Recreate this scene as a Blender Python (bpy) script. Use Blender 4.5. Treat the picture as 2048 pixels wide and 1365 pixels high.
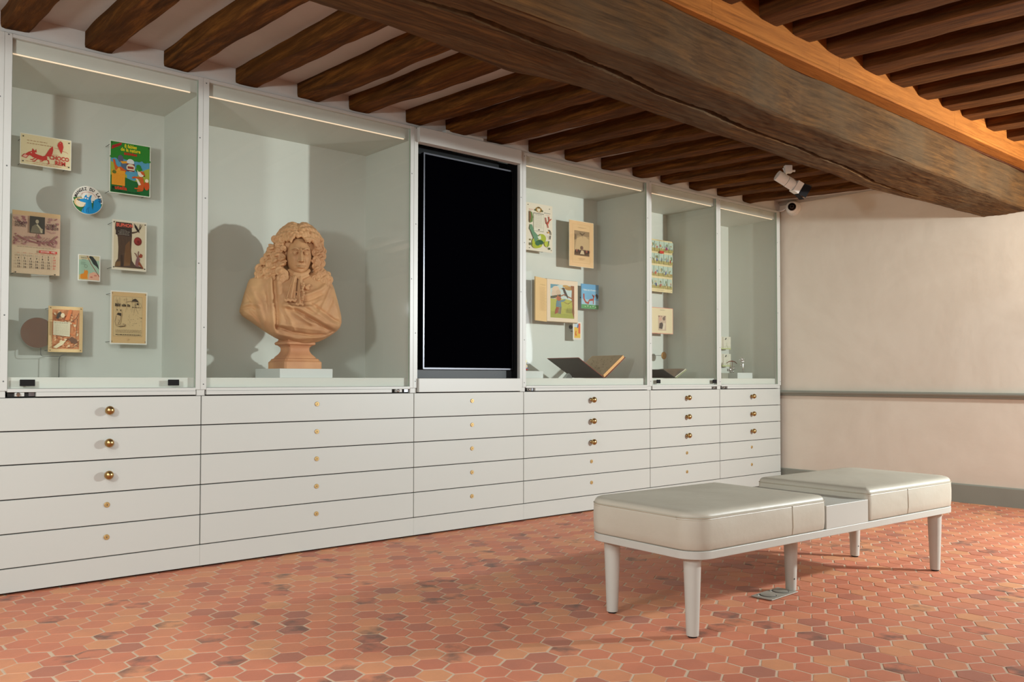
import bpy, bmesh, math, random
from mathutils import Vector, Matrix, noise
import numpy as np
for o in list(bpy.data.objects): bpy.data.objects.remove(o)
SC = bpy.context.scene
COL = SC.collection
PI = math.pi

# ------------------------------------------------------------------ camera
CAM_P = Vector((0, -4.0, 0.8832))
FW = Vector((0.656, 0.7543, 0)).normalized()
pitch, roll, yaw = 0.02537, 0.0011, 0.71622
fwd = Vector((math.sin(yaw), math.cos(yaw), 0)); rgt = Vector((fwd.y, -fwd.x, 0)); upv = Vector((0, 0, 1))
cf = fwd*math.cos(pitch) + upv*math.sin(pitch); cu = upv*math.cos(pitch) - fwd*math.sin(pitch)
cr = rgt*math.cos(roll) + cu*math.sin(roll); cu2 = cu*math.cos(roll) - rgt*math.sin(roll)
cam_d = bpy.data.cameras.new('camera'); cam = bpy.data.objects.new('camera', cam_d); COL.objects.link(cam)
cam_d.sensor_width = 36; cam_d.lens = 36*1728.238/2048; cam_d.shift_y = (713.877-682.5)/2048
cam_d.clip_start = 0.05
M = Matrix((cr, cu2, -cf)).transposed().to_4x4(); M.translation = CAM_P
cam.matrix_world = M
SC.camera = cam

# ------------------------------------------------------------------ world, lights, exposure
SC.view_settings.view_transform = 'Standard'; SC.view_settings.look = 'None'
SC.view_settings.exposure = 0.0; SC.view_settings.gamma = 1.0; SC.view_settings.use_curve_mapping = False
w = bpy.data.worlds.new('world'); SC.world = w; w.use_nodes = True
w.node_tree.nodes['Background'].inputs[0].default_value = (0.8, 0.85, 0.9, 1); w.node_tree.nodes['Background'].inputs[1].default_value = 0.3

def light(name, kind, loc, power, color, target=None, size=0.3, size_y=None, radius=0.05, spot=None, blend=0.5):
    d = bpy.data.lights.new(name, kind); d.energy = power; d.color = color
    if kind == 'AREA':
        d.shape = 'RECTANGLE' if size_y else 'DISK'; d.size = size
        if size_y: d.size_y = size_y
    else: d.shadow_soft_size = radius
    if kind == 'SPOT': d.spot_size = spot; d.spot_blend = blend
    o = bpy.data.objects.new(name, d); COL.objects.link(o); o.location = loc
    if target is not None:
        o.rotation_euler = (Vector(target)-Vector(loc)).to_track_quat('-Z', 'Y').to_euler()
    return o
light('lamp_left', 'SPOT', (-0.75, -2.2, 1.5), 155, (0.87, 0.95, 0.965), (1.9, -0.5, 0.95), radius=0.13, spot=2.3, blend=1.0)
light('lamp_right', 'SPOT', (5.80, -4.33, 1.70), 740, (0.88, 0.96, 0.965), (4.0, -0.6, 1.35), radius=0.075, spot=2.4, blend=1.0)
light('floor_fill', 'AREA', (0.05, -2.05, 2.1), 25, (0.93, 0.97, 0.98), (1.5, -1.7, 0.0), size=1.7, size_y=.6)  # added soft overhead fill to brighten the left floor, no fixture here
light('lamp_warm_uplight', 'SPOT', (5.9, -3.3, 1.3), 52, (1.0, 0.66, 0.34), (5.9, -2.05, 2.5), radius=0.12, spot=1.9, blend=0.8)
light('back_fill', 'AREA', (-0.1, -6.0, 1.9), 110, (0.88, 0.95, 0.97), (1.3, -2.0, 0.0), size=2.4, size_y=1.0)  # added ambient fill behind the camera, the back wall has no window
light('window_daylight_side', 'AREA', (6.44, -3.75, 1.6), 26, (0.90, 0.96, 1.0), (2.5, -3.2, 0.8), size=1.1, size_y=1.2)

# ------------------------------------------------------------------ helpers
def lin(c):
    return tuple(((v/255)/12.92 if v/255 <= .04045 else ((v/255+.055)/1.055)**2.4) for v in c)
def nodes_of(m): return m.node_tree.nodes, m.node_tree.links
def mat(name, rgb, rough=0.5, metal=0.0, spec=0.5, noise_amt=0.0, noise_scale=20, bump=0.0, bump_scale=80, coat=0.0):
    m = bpy.data.materials.new(name); m.use_nodes = True
    n, l = nodes_of(m); b = n['Principled BSDF']
    c = lin(rgb); b.inputs['Base Color'].default_value = (*c, 1)
    b.inputs['Roughness'].default_value = rough; b.inputs['Metallic'].default_value = metal
    b.inputs['Specular IOR Level'].default_value = spec; b.inputs['Coat Weight'].default_value = coat
    tc = n.new('ShaderNodeTexCoord')
    nz = n.new('ShaderNodeTexNoise'); nz.inputs['Scale'].default_value = noise_scale; nz.inputs['Detail'].default_value = 5
    l.new(tc.outputs['Object'], nz.inputs['Vector'])
    mx = n.new('ShaderNodeMix'); mx.data_type = 'RGBA'
    mx.inputs[6].default_value = (*[max(0, v*(1-noise_amt)) for v in c], 1)
    mx.inputs[7].default_value = (*[min(1, v*(1+noise_amt)) for v in c], 1)
    l.new(nz.outputs['Fac'], mx.inputs[0]); l.new(mx.outputs[2], b.inputs['Base Color'])
    if bump > 0:
        n2 = n.new('ShaderNodeTexNoise'); n2.inputs['Scale'].default_value = bump_scale; n2.inputs['Detail'].default_value = 6
        l.new(tc.outputs['Object'], n2.inputs['Vector'])
        bp = n.new('ShaderNodeBump'); bp.inputs['Strength'].default_value = bump; bp.inputs['Distance'].default_value = 0.01
        l.new(n2.outputs['Fac'], bp.inputs['Height']); l.new(bp.outputs['Normal'], b.inputs['Normal'])
    return m

def wood(name, ramp, axis, rough=0.75, bump=0.5, stretch=14, patch=None):
    """weathered timber, grain running along the given local axis"""
    m = bpy.data.materials.new(name); m.use_nodes = True
    n, l = nodes_of(m); b = n['Principled BSDF']; b.inputs['Roughness'].default_value = rough
    b.inputs['Specular IOR Level'].default_value = 0.06
    tc = n.new('ShaderNodeTexCoord'); oi = n.new('ShaderNodeObjectInfo')
    mp = n.new('ShaderNodeMapping'); s = [stretch, stretch, stretch]; s[axis] = 1.0
    mp.inputs['Scale'].default_value = s
    ad = n.new('ShaderNodeVectorMath'); ad.operation = 'ADD'
    mu = n.new('ShaderNodeMath'); mu.operation = 'MULTIPLY'; mu.inputs[1].default_value = 37
    l.new(oi.outputs['Random'], mu.inputs[0])
    l.new(tc.outputs['Object'], ad.inputs[0]); l.new(mu.outputs[0], ad.inputs[1]); l.new(ad.outputs[0], mp.inputs['Vector'])
    g = n.new('ShaderNodeTexNoise'); g.inputs['Scale'].default_value = 2.6; g.inputs['Detail'].default_value = 10; g.inputs['Roughness'].default_value = 0.72; g.inputs['Distortion'].default_value = 0.25
    l.new(mp.outputs[0], g.inputs['Vector'])
    rp = n.new('ShaderNodeValToRGB'); e = rp.color_ramp.elements
    e[0].position = 0.28; e[0].color = (*lin(ramp[0]), 1); e[1].position = 0.72; e[1].color = (*lin(ramp[2]), 1)
    x = e.new(0.5); x.color = (*lin(ramp[1]), 1)
    l.new(g.outputs['Fac'], rp.inputs[0])
    p = n.new('ShaderNodeTexNoise'); p.inputs['Scale'].default_value = 2.2; p.inputs['Detail'].default_value = 4
    l.new(ad.outputs[0], p.inputs['Vector'])
    pr = n.new('ShaderNodeValToRGB'); pr.color_ramp.elements[0].position = 0.42; pr.color_ramp.elements[1].position = 0.62
    l.new(p.outputs['Fac'], pr.inputs[0])
    mx = n.new('ShaderNodeMix'); mx.data_type = 'RGBA'; mx.blend_type = 'MIX'
    pc = patch or ramp[1]
    mx.inputs[7].default_value = (*lin(pc), 1)
    sc = n.new('ShaderNodeMath'); sc.operation = 'MULTIPLY'; sc.inputs[1].default_value = 0.45
    l.new(pr.outputs[0], sc.inputs[0]); l.new(sc.outputs[0], mx.inputs[0]); l.new(rp.outputs[0], mx.inputs[6])
    l.new(mx.outputs[2], b.inputs['Base Color'])
    f = n.new('ShaderNodeTexNoise'); f.inputs['Scale'].default_value = 6; f.inputs['Detail'].default_value = 10; f.inputs['Roughness'].default_value = 0.75
    l.new(mp.outputs[0], f.inputs['Vector'])
    bp = n.new('ShaderNodeBump'); bp.inputs['Strength'].default_value = bump; bp.inputs['Distance'].default_value = 0.012
    l.new(f.outputs['Fac'], bp.inputs['Height']); l.new(bp.outputs[0], b.inputs['Normal'])
    return m

def emis(name, rgb, strength):
    m = bpy.data.materials.new(name); m.use_nodes = True; n, l = nodes_of(m)
    b = n['Principled BSDF']; b.inputs['Base Color'].default_value = (0.8, 0.75, 0.6, 1)
    b.inputs['Emission Color'].default_value = (*rgb, 1); b.inputs['Emission Strength'].default_value = strength
    return m

def thin_glass(name, tint, refl=1.0):
    m = bpy.data.materials.new(name); m.use_nodes = True; n, l = nodes_of(m); n.clear()
    out = n.new('ShaderNodeOutputMaterial'); tr = n.new('ShaderNodeBsdfTransparent'); tr.inputs[0].default_value = (*tint, 1)
    gl = n.new('ShaderNodeBsdfGlossy'); gl.inputs['Roughness'].default_value = 0.02; gl.inputs[0].default_value = (refl, refl, refl, 1)
    fr = n.new('ShaderNodeFresnel'); ge = n.new('ShaderNodeNewGeometry'); io = n.new('ShaderNodeMix'); io.data_type = 'FLOAT'
    io.inputs[2].default_value = 1.38; io.inputs[3].default_value = 1/1.38; l.new(ge.outputs['Backfacing'], io.inputs[0]); l.new(io.outputs[0], fr.inputs[0])
    mx = n.new('ShaderNodeMixShader'); l.new(fr.outputs[0], mx.inputs[0]); l.new(tr.outputs[0], mx.inputs[1]); l.new(gl.outputs[0], mx.inputs[2])
    l.new(mx.outputs[0], out.inputs[0]); return m

MT = dict(
    white=mat('cabinet_lacquer', (190, 190, 182), 0.42, noise_amt=0.02, noise_scale=3, bump=0.02, bump_scale=200),
    white2=mat('cabinet_frame_lacquer', (194, 194, 187), 0.38, noise_amt=0.015, noise_scale=5),
    case=mat('case_lining', (207, 209, 200), 0.6, noise_amt=0.02, noise_scale=4),
    dark=mat('shadow_gap', (38, 35, 32), 0.8),
    black=mat('black_panel', (16, 17, 18), 0.5, spec=0.2),
    blackmat=mat('black_felt', (14, 12, 14), 0.95),
    screen=mat('screen_glass', (2, 2, 4), 0.5, spec=0.0),
    steel=mat('brushed_steel', (150, 150, 155), 0.3, metal=1.0),
    brass=mat('brass', (178, 146, 96), 0.3, metal=1.0, noise_amt=0.12, noise_scale=60),
    brassd=mat('old_brass', (196, 164, 108), 0.4, metal=0.55),
    chrome=mat('chrome', (215, 215, 215), 0.12, metal=1.0),
    leather=None, bench=mat('bench_lacquer', (188, 186, 176), 0.4, noise_amt=0.03, noise_scale=12),
    terra=None, blockw=mat('white_block', (205, 208, 203), 0.6),
    trimg=mat('grey_green_trim', (140, 142, 130), 0.5, noise_amt=0.06, noise_scale=6),
    wire=mat('grey_wire', (95, 98, 96), 0.5), mirror=mat('mirror_glass', (200, 200, 205), 0.04, metal=1.0),
    lampw=mat('white_lamp_body', (225, 222, 214), 0.4), camw=mat('white_camera_shell', (225, 220, 212), 0.35),
    lens=mat('black_lens', (6, 6, 7), 0.06, spec=0.8, coat=1.0),
    edge=mat('glass_edge_green', (150, 175, 150), 0.2),
    glass=thin_glass('case_glass', (0.972, 0.975, 0.962), 0.75),
    led=emis('led_line', (1.0, 0.70, 0.48), 0.62),
)

def link(name, me, parent=None, mats=()):
    o = bpy.data.objects.new(name, me); COL.objects.link(o)
    for m in (mats if isinstance(mats, (list, tuple)) else [mats]): me.materials.append(m)
    if parent is not None: o.parent = parent
    return o
def obj(name, bm, m, parent=None, smooth=False, bevel=0.0, seg=2):
    me = bpy.data.meshes.new(name)
    bmesh.ops.recalc_face_normals(bm, faces=bm.faces[:])
    bm.to_mesh(me); bm.free()
    if smooth:
        for p in me.polygons: p.use_smooth = True
        if smooth == 'auto':
            me.set_sharp_from_angle(angle=math.radians(32))
    o = link(name, me, parent, m)
    if bevel:
        b = o.modifiers.new('bevel', 'BEVEL'); b.width = bevel; b.segments = seg; b.limit_method = 'ANGLE'
    return o
def tag(o, label=None, cat=None, group=None, kind=None):
    if label: o['label'] = label
    if cat: o['category'] = cat
    if group: o['group'] = group
    if kind: o['kind'] = kind
    return o
def thing(name, label, cat, loc=(0, 0, 0), rz=0.0, group=None):
    o = bpy.data.objects.new(name, None); COL.objects.link(o); o.location = loc; o.rotation_euler = (0, 0, rz)
    o.empty_display_size = 0.05
    return tag(o, label, cat, group)
def box(bm, x0, x1, y0, y1, z0, z1, mi=0):
    v = [bm.verts.new((x, y, z)) for z in (z0, z1) for y in (y0, y1) for x in (x0, x1)]
    fs = [(0, 2, 3, 1), (4, 5, 7, 6), (0, 1, 5, 4), (2, 6, 7, 3), (0, 4, 6, 2), (1, 3, 7, 5)]
    r = []
    for f in fs:
        q = bm.faces.new([v[i] for i in f]); q.material_index = mi; r.append(q)
    return v
def BX(*a, **k):
    bm = bmesh.new(); box(bm, *a, **k); return bm
def cyl(bm, p0, p1, r0, r1=None, n=20, caps=True, mi=0):
    p0 = Vector(p0); p1 = Vector(p1); r1 = r0 if r1 is None else r1
    d = (p1-p0).normalized(); a = d.orthogonal().normalized(); b = d.cross(a)
    A = []; B = []
    for i in range(n):
        t = 2*PI*i/n; e = a*math.cos(t)+b*math.sin(t)
        A.append(bm.verts.new(p0+e*r0)); B.append(bm.verts.new(p1+e*r1))
    for i in range(n):
        f = bm.faces.new((A[i], A[(i+1) % n], B[(i+1) % n], B[i])); f.material_index = mi
    if caps:
        f = bm.faces.new(A[::-1]); f.material_index = mi; f = bm.faces.new(B); f.material_index = mi
def tube(bm, pts, radii, n=8, mi=0):
    pts = [Vector(p) for p in pts]
    if not isinstance(radii, (list, tuple)): radii = [radii]*len(pts)
    prev = None; a = None
    for i, p in enumerate(pts):
        d = (pts[min(i+1, len(pts)-1)]-pts[max(i-1, 0)]).normalized()
        if a is None: a = d.orthogonal().normalized()
        else:
            a = (a-d*a.dot(d));
            a = a.normalized() if a.length > 1e-6 else d.orthogonal().normalized()
        b = d.cross(a)
        ring = [bm.verts.new(p+(a*math.cos(2*PI*k/n)+b*math.sin(2*PI*k/n))*radii[i]) for k in range(n)]
        if prev:
            for k in range(n):
                f = bm.faces.new((prev[k], prev[(k+1) % n], ring[(k+1) % n], ring[k])); f.material_index = mi
        else: f = bm.faces.new(ring[::-1]); f.material_index = mi
        prev = ring
    f = bm.faces.new(prev); f.material_index = mi
def ball(bm, c, r, sub=2, rot=None):
    r = r if isinstance(r, (tuple, list)) else (r, r, r)
    m = Matrix.Translation(c) @ (rot.to_4x4() if rot else Matrix.Identity(4)) @ Matrix.Diagonal((*r, 1))
    bmesh.ops.create_icosphere(bm, subdivisions=sub, radius=1, matrix=m)
def lathe(bm, prof, n=32, axis='z', c=(0, 0, 0)):
    rings = []
    for r, h in prof:
        rg = []
        for i in range(n):
            t = 2*PI*i/n
            if axis == 'z': p = (c[0]+r*math.cos(t), c[1]+r*math.sin(t), c[2]+h)
            else: p = (c[0]+r*math.cos(t), c[1]+h, c[2]+r*math.sin(t))
            rg.append(bm.verts.new(p))
        rings.append(rg)
    for a, b in zip(rings, rings[1:]):
        for i in range(n): bm.faces.new((a[i], a[(i+1) % n], b[(i+1) % n], b[i]))
    bm.faces.new(rings[0][::-1]); bm.faces.new(rings[-1])
def poly3(bm, pts, mi=0):
    f = bm.faces.new([bm.verts.new(p) for p in pts]); f.material_index = mi; return f

# ------------------------------------------------------------------ setting
XW = 6.515      # right wall
YB, XL = -6.2, -2.6
def plaster(name, c1, c2, bump=0.15):
    m = bpy.data.materials.new(name); m.use_nodes = True; n, l = nodes_of(m); b = n['Principled BSDF']
    b.inputs['Roughness'].default_value = 0.85; b.inputs['Specular IOR Level'].default_value = 0.2
    tc = n.new('ShaderNodeTexCoord')
    a = n.new('ShaderNodeTexNoise'); a.inputs['Scale'].default_value = 1.3; a.inputs['Detail'].default_value = 7; a.inputs['Roughness'].default_value = 0.6; a.inputs['Distortion'].default_value = 0.8
    l.new(tc.outputs['Object'], a.inputs['Vector'])
    r = n.new('ShaderNodeValToRGB'); r.color_ramp.elements[0].position = 0.35; r.color_ramp.elements[1].position = 0.68
    r.color_ramp.elements[0].color = (*lin(c1), 1); r.color_ramp.elements[1].color = (*lin(c2), 1)
    l.new(a.outputs['Fac'], r.inputs[0]); l.new(r.outputs[0], b.inputs['Base Color'])
    t = n.new('ShaderNodeTexNoise'); t.inputs['Scale'].default_value = 7; t.inputs['Detail'].default_value = 8
    l.new(tc.outputs['Object'], t.inputs['Vector'])
    bp = n.new('ShaderNodeBump'); bp.inputs['Strength'].default_value = bump; bp.inputs['Distance'].default_value = 0.02
    l.new(t.outputs['Fac'], bp.inputs['Height']); l.new(bp.outputs[0], b.inputs['Normal'])
    return m
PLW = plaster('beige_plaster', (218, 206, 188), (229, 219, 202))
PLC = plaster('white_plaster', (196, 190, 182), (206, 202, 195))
def struct(name, bm, m, **k): return tag(obj(name, bm, m, **k), kind='structure')

# floor: hexagonal terracotta tiles set in lime mortar, one mesh
def make_floor():
    rnd = random.Random(4)
    W = 0.1012; S = W/math.sqrt(3); RP = 1.5*S
    ax, ay = 1.277, -1.455
    verts, faces, cols, mis = [], [], [], []
    def add(vs, fs, col, mi):
        b = len(verts); verts.extend(vs)
        for f in fs: faces.append([b+i for i in f]); mis.append(mi)
        cols.extend([col]*len(vs))
    x0, x1, y0, y1 = XL, XW+.05, YB, 0.10
    add([(x0, y0, -0.0011), (x1, y0, -0.0011), (x1, y1, -0.0011), (x0, y1, -0.0011)], [(0, 1, 2, 3)], (0, 0, 0, 1), 1)
    r0 = int((y0-ay)/RP)-1; r1 = int((y1-ay)/RP)+1
    for r in range(r0, r1):
        cy = ay+r*RP
        off = (W/2 if r % 2 else 0)
        c0 = int((x0-ax)/W)-1; c1 = int((x1-ax)/W)+1
        for c in range(c0, c1):
            cx = ax+c*W+off
            if cy > 0.08 or (cx > 6.6): continue
            if cx < 0.3 and cy > -1.0 : continue
            jx, jy = rnd.gauss(0, .0011), rnd.gauss(0, .0011); rot = rnd.gauss(0, .012); dz = abs(rnd.gauss(0, .0003))
            s = S-0.0036-abs(rnd.gauss(0, .0006)); tx, ty = rnd.gauss(0, .0022), rnd.gauss(0, .0022)
            top, low = [], []
            for k in range(6):
                a = PI/6+k*PI/3+rot
                px, py = s*math.cos(a)+rnd.gauss(0, .0004), s*math.sin(a)+rnd.gauss(0, .0004)
                z = dz+px*tx+py*ty
                top.append((cx+jx+px*.975, cy+jy+py*.975, z)); low.append((cx+jx+px, cy+jy+py, z-.0009))
            low2 = [(a, b, -.005) for a, b, _ in low]
            fs = [tuple(range(6))]+[(k, 6+k, 6+(k+1) % 6, (k+1) % 6) for k in range(6)]+[(6+k, 12+k, 12+(k+1) % 6, 6+(k+1) % 6) for k in range(6)]
            t = rnd.random(); h = rnd.random()
            add(top+low+low2, fs, (t, h, rnd.random(), 1), 0)
    me = bpy.data.meshes.new('floor'); me.from_pydata(verts, [], faces); me.update()
    me.polygons.foreach_set('material_index', mis)
    ca = me.color_attributes.new('tile', 'FLOAT_COLOR', 'POINT')
    ca.data.foreach_set('color', np.array(cols, dtype=np.float32).ravel())
    # terracotta
    m = bpy.data.materials.new('terracotta_tile'); m.use_nodes = True; n, l = nodes_of(m); b = n['Principled BSDF']
    at = n.new('ShaderNodeAttribute'); at.attribute_name = 'tile'; sp = n.new('ShaderNodeSeparateColor'); l.new(at.outputs['Color'], sp.inputs[0])
    rp = n.new('ShaderNodeValToRGB'); e = rp.color_ramp.elements
    e[0].position = 0; e[0].color = (*lin((174, 114, 94)), 1); e[1].position = 1; e[1].color = (*lin((212, 148, 106)), 1)
    for p, c in ((.10, (192, 118, 92)), (.25, (202, 124, 95)), (.55, (205, 129, 98)), (.8, (209, 137, 102))):
        x = e.new(p); x.color = (*lin(c), 1)
    l.new(sp.outputs[0], rp.inputs[0])
    tc = n.new('ShaderNodeTexCoord')
    nz = n.new('ShaderNodeTexNoise'); nz.inputs['Scale'].default_value = 9; nz.inputs['Detail'].default_value = 8; nz.inputs['Roughness'].default_value = .65
    l.new(tc.outputs['Object'], nz.inputs['Vector'])
    r2 = n.new('ShaderNodeValToRGB'); r2.color_ramp.elements[0].position = .28; r2.color_ramp.elements[0].color = (.88, .86, .86, 1); r2.color_ramp.elements[1].position = .62; r2.color_ramp.elements[1].color = (1.06, 1.03, 1.0, 1)
    l.new(nz.outputs['Fac'], r2.inputs[0])
    mm = n.new('ShaderNodeMix'); mm.data_type = 'RGBA'; mm.blend_type = 'MULTIPLY'; mm.inputs[0].default_value = .75
    l.new(rp.outputs[0], mm.inputs[6]); l.new(r2.outputs[0], mm.inputs[7])
    # soot-dark patches on a few tiles
    v = n.new('ShaderNodeTexNoise'); v.inputs['Scale'].default_value = 14; v.inputs['Detail'].default_value = 6
    l.new(tc.outputs['Object'], v.inputs['Vector'])
    ma = n.new('ShaderNodeMath'); ma.operation = 'GREATER_THAN'; ma.inputs[1].default_value = .90; l.new(sp.outputs[1], ma.inputs[0])
    r3 = n.new('ShaderNodeValToRGB'); r3.color_ramp.elements[0].position = .45; r3.color_ramp.elements[1].position = .66; l.new(v.outputs['Fac'], r3.inputs[0])
    mq = n.new('ShaderNodeMath'); mq.operation = 'MULTIPLY'; l.new(ma.outputs[0], mq.inputs[0]); l.new(r3.outputs[0], mq.inputs[1])
    mw = n.new('ShaderNodeMath'); mw.operation = 'MULTIPLY'; mw.inputs[1].default_value = .8; l.new(mq.outputs[0], mw.inputs[0])
    md = n.new('ShaderNodeMix'); md.data_type = 'RGBA'; md.inputs[7].default_value = (*lin((105, 84, 74)), 1)
    l.new(mw.outputs[0], md.inputs[0]); l.new(mm.outputs[2], md.inputs[6]); l.new(md.outputs[2], b.inputs['Base Color'])
    fn = n.new('ShaderNodeTexNoise'); fn.inputs['Scale'].default_value = 60; fn.inputs['Detail'].default_value = 8
    l.new(tc.outputs['Object'], fn.inputs['Vector'])
    bp = n.new('ShaderNodeBump'); bp.inputs['Strength'].default_value = .22; bp.inputs['Distance'].default_value = .004
    l.new(fn.outputs['Fac'], bp.inputs['Height']); l.new(bp.outputs[0], b.inputs['Normal'])
    rr = n.new('ShaderNodeMapRange'); rr.inputs[3].default_value = .42; rr.inputs[4].default_value = .72; l.new(nz.outputs['Fac'], rr.inputs[0]); l.new(rr.outputs[0], b.inputs['Roughness'])
    b.inputs['Specular IOR Level'].default_value = .4
    g = mat('lime_mortar', (206, 178, 150), .9, noise_amt=.12, noise_scale=30, bump=.3, bump_scale=90)
    return tag(link('floor', me, None, [m, g]), kind='structure')
make_floor()

# right wall with a daylight window beyond the frame
bm = bmesh.new(); wy0, wy1, wz0, wz1 = -4.35, -3.14, 1.0, 2.16
box(bm, XW, XW+.25, wy1, 0.6, -.02, 2.62); box(bm, XW, XW+.25, YB, wy0, -.02, 2.62)
box(bm, XW, XW+.25, wy0, wy1, -.02, wz0); box(bm, XW, XW+.25, wy0, wy1, wz1, 2.62)
struct('wall_right', bm, PLW)
bm = bmesh.new(); box(bm, XW+.05, XW+.09, wy0, wy0+.05, wz0, wz1); box(bm, XW+.05, XW+.09, wy1-.05, wy1, wz0, wz1)
box(bm, XW+.05, XW+.09, wy0, wy1, wz0, wz0+.05); box(bm, XW+.05, XW+.09, wy0, wy1, wz1-.05, wz1); box(bm, XW+.05, XW+.09, (wy0+wy1)/2-.02, (wy0+wy1)/2+.02, wz0, wz1)
wf = struct('window_1', bm, MT['white2'])
obj('pane', BX(XW+.10, XW+.11, wy0, wy1, wz0, wz1), emis('daylight_sky', (.75, .87, 1.0), 1.4), wf)
# wall behind the cabinets: a facing strip flush above them and the wall proper
bm = bmesh.new(); box(bm, XL, 0.7075, 0.02, .6, -.02, 2.62); box(bm, 0.7075, XW, 0.02, .6, 2.30, 2.62); box(bm, .70, XW, .535, .6, -.02, 2.30)
struct('wall_left', bm, PLC)
bm = bmesh.new(); box(bm, XL-.2, XL, YB, .6, -.02, 2.62); struct('wall_side', bm, PLW)
bm = bmesh.new(); box(bm, XL-.2, XW+.25, YB-.2, YB, -.02, 2.62); struct('wall_back', bm, PLW)
# ceiling: sloping plaster in the bay beside the cabinets, boards beyond the girder
def zjl(y): return 2.316+0.050*(y-.02)      # underside of joists, cabinet side
def zjr(y): return 2.378+0.046*(y+2.0)      # underside of joists, near side
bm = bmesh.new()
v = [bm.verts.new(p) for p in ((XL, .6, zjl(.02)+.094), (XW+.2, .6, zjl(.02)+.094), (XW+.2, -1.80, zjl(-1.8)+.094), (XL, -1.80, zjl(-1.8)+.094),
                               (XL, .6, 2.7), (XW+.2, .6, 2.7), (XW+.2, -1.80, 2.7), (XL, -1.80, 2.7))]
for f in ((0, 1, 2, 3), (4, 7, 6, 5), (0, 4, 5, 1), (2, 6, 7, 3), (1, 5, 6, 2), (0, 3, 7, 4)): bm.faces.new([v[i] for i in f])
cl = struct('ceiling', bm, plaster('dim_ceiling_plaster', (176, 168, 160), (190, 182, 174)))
WJ = wood('joist_oak', ((30, 17, 7), (80, 49, 20), (136, 86, 36)), 1, patch=(90, 53, 18))
WJR = wood('joist_oak_near', ((42, 25, 14), (90, 56, 28), (126, 78, 38)), 1, patch=(78, 48, 26))
WG = wood('girder_oak', ((46, 30, 17), (84, 59, 35), (114, 78, 42)), 0, stretch=22, patch=(88, 73, 54), bump=.5)
WT = wood('trim_oak', ((104, 58, 24), (152, 90, 38), (182, 112, 50)), 0, stretch=20, patch=(140, 86, 40), bump=.25)
WB = wood('ceiling_boards', ((44, 24, 15), (80, 44, 26), (104, 62, 36)), 0, patch=(70, 40, 26))
bm = bmesh.new(); v = [bm.verts.new(p) for p in ((XL, -1.80, zjr(-1.8)+.14), (XW+.2, -1.80, zjr(-1.8)+.14), (XW+.2, YB, zjr(YB)+.14), (XL, YB, zjr(YB)+.14),
                               (XL, -1.80, 2.72), (XW+.2, -1.80, 2.72), (XW+.2, YB, 2.72), (XL, YB, 2.72))]
for f in ((0, 1, 2, 3), (4, 7, 6, 5), (0, 4, 5, 1), (2, 6, 7, 3), (1, 5, 6, 2), (0, 3, 7, 4)): bm.faces.new([v[i] for i in f])
struct('ceiling', bm, WB)

def timber(name, x0, x1, ya, yb, zf, h, m, seed, amp=0.006):
    """rough-hewn joist running along y; origin at its centre line"""
    bm = bmesh.new(); ny, k = 70, 5; xc = (x0+x1)/2
    sec = []
    nx, nz = 6, 6
    for i in range(nx+1): sec.append((i/nx, 0))
    for i in range(1, nz+1): sec.append((1, i/nz))
    for i in range(1, nx+1): sec.append((1-i/nx, 1))
    for i in range(1, nz): sec.append((0, 1-i/nz))
    rings = []
    for j in range(ny+1):
        y = ya+(yb-ya)*j/ny
        wob = noise.noise(Vector((seed*3.1, y*1.7, 0)))*amp*1.3
        wob2 = noise.noise(Vector((seed*5.3, y*2.1, 4)))*amp*1.2
        rg = []
        for s, t in sec:
            x = x0+(x1-x0)*s; z = zf(y)+h*t
            n1 = noise.noise(Vector((x*9+seed, y*6, z*9)))*amp*.7
            n2 = noise.noise(Vector((x*9, y*9+seed, z*9+7)))*amp*.7
            cx = (1 if s > .95 else -1 if s < .05 else 0); cz = -1 if t < .05 else 0
            if cx and cz:   # worn arris
                ed = .0025+.006*max(0, noise.noise(Vector((seed+cx, y*3, 2))))
                x -= cx*ed; z += ed
            rg.append(bm.verts.new((x-xc+wob+n1*(1 if cx else .3), y, z+wob2*(1-t)+n2*(1-t))))
        rings.append(rg)
    m_ = len(sec)
    for a, b in zip(rings, rings[1:]):
        for i in range(m_): bm.faces.new((a[i], a[(i+1) % m_], b[(i+1) % m_], b[i]))
    bm.faces.new(rings[0][::-1]); bm.faces.new(rings[-1])
    o = obj(name, bm, m, smooth='auto'); o.location = (xc, 0, 0); return o
left_x = [(.717, .825), (1.038, 1.151), (1.372, 1.485), (1.715, 1.828), (2.043, 2.170), (2.344, 2.472), (2.705, 2.82), (2.985, 3.11), (3.293, 3.42), (3.631, 3.75), (3.949, 4.07), (4.301, 4.42), (4.62, 4.74), (4.93, 5.06), (5.27, 5.40), (5.62, 5.745), (5.965, 6.095)]
left_l = ['dark oak joist cut off by the upper left corner of the photo',  'dark oak joist above the gap between red fox card and green poster', 'dark oak joist above the right end of the poster showcase',
 'dark oak joist above the left part of the bust showcase', 'dark oak joist directly above the bust showcase middle',
 'dark oak joist above the right part of the bust showcase', 'dark oak joist above the post between bust and black screen',
 'dark oak joist over the left half of the black screen', 'dark oak joist over the right half of the black screen, beside the white slim casing',
 'dark oak joist over the post between black screen and open book case', 'dark oak joist over the left part of the open book case',
 'dark oak joist over the middle of the open book case', 'dark oak joist over the right end of the open book case',
 'dark oak joist that carries the white spotlight', 'dark oak joist just behind the white spotlight, toward the far wall',
 'dark oak joist second from the far plaster wall, behind the spotlight head',
 'dark oak joist nearest the far plaster wall, above the white dome camera']
for i, ((a, b), lb) in enumerate(zip(left_x, left_l)):
    o = timber('ceiling_joist', a, b, .018, -1.66, zjl, .092, WJ, i*1.7+.3)
    tag(o, lb, 'ceiling beam', 'oak joists between the cabinet wall and the girder')
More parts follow.
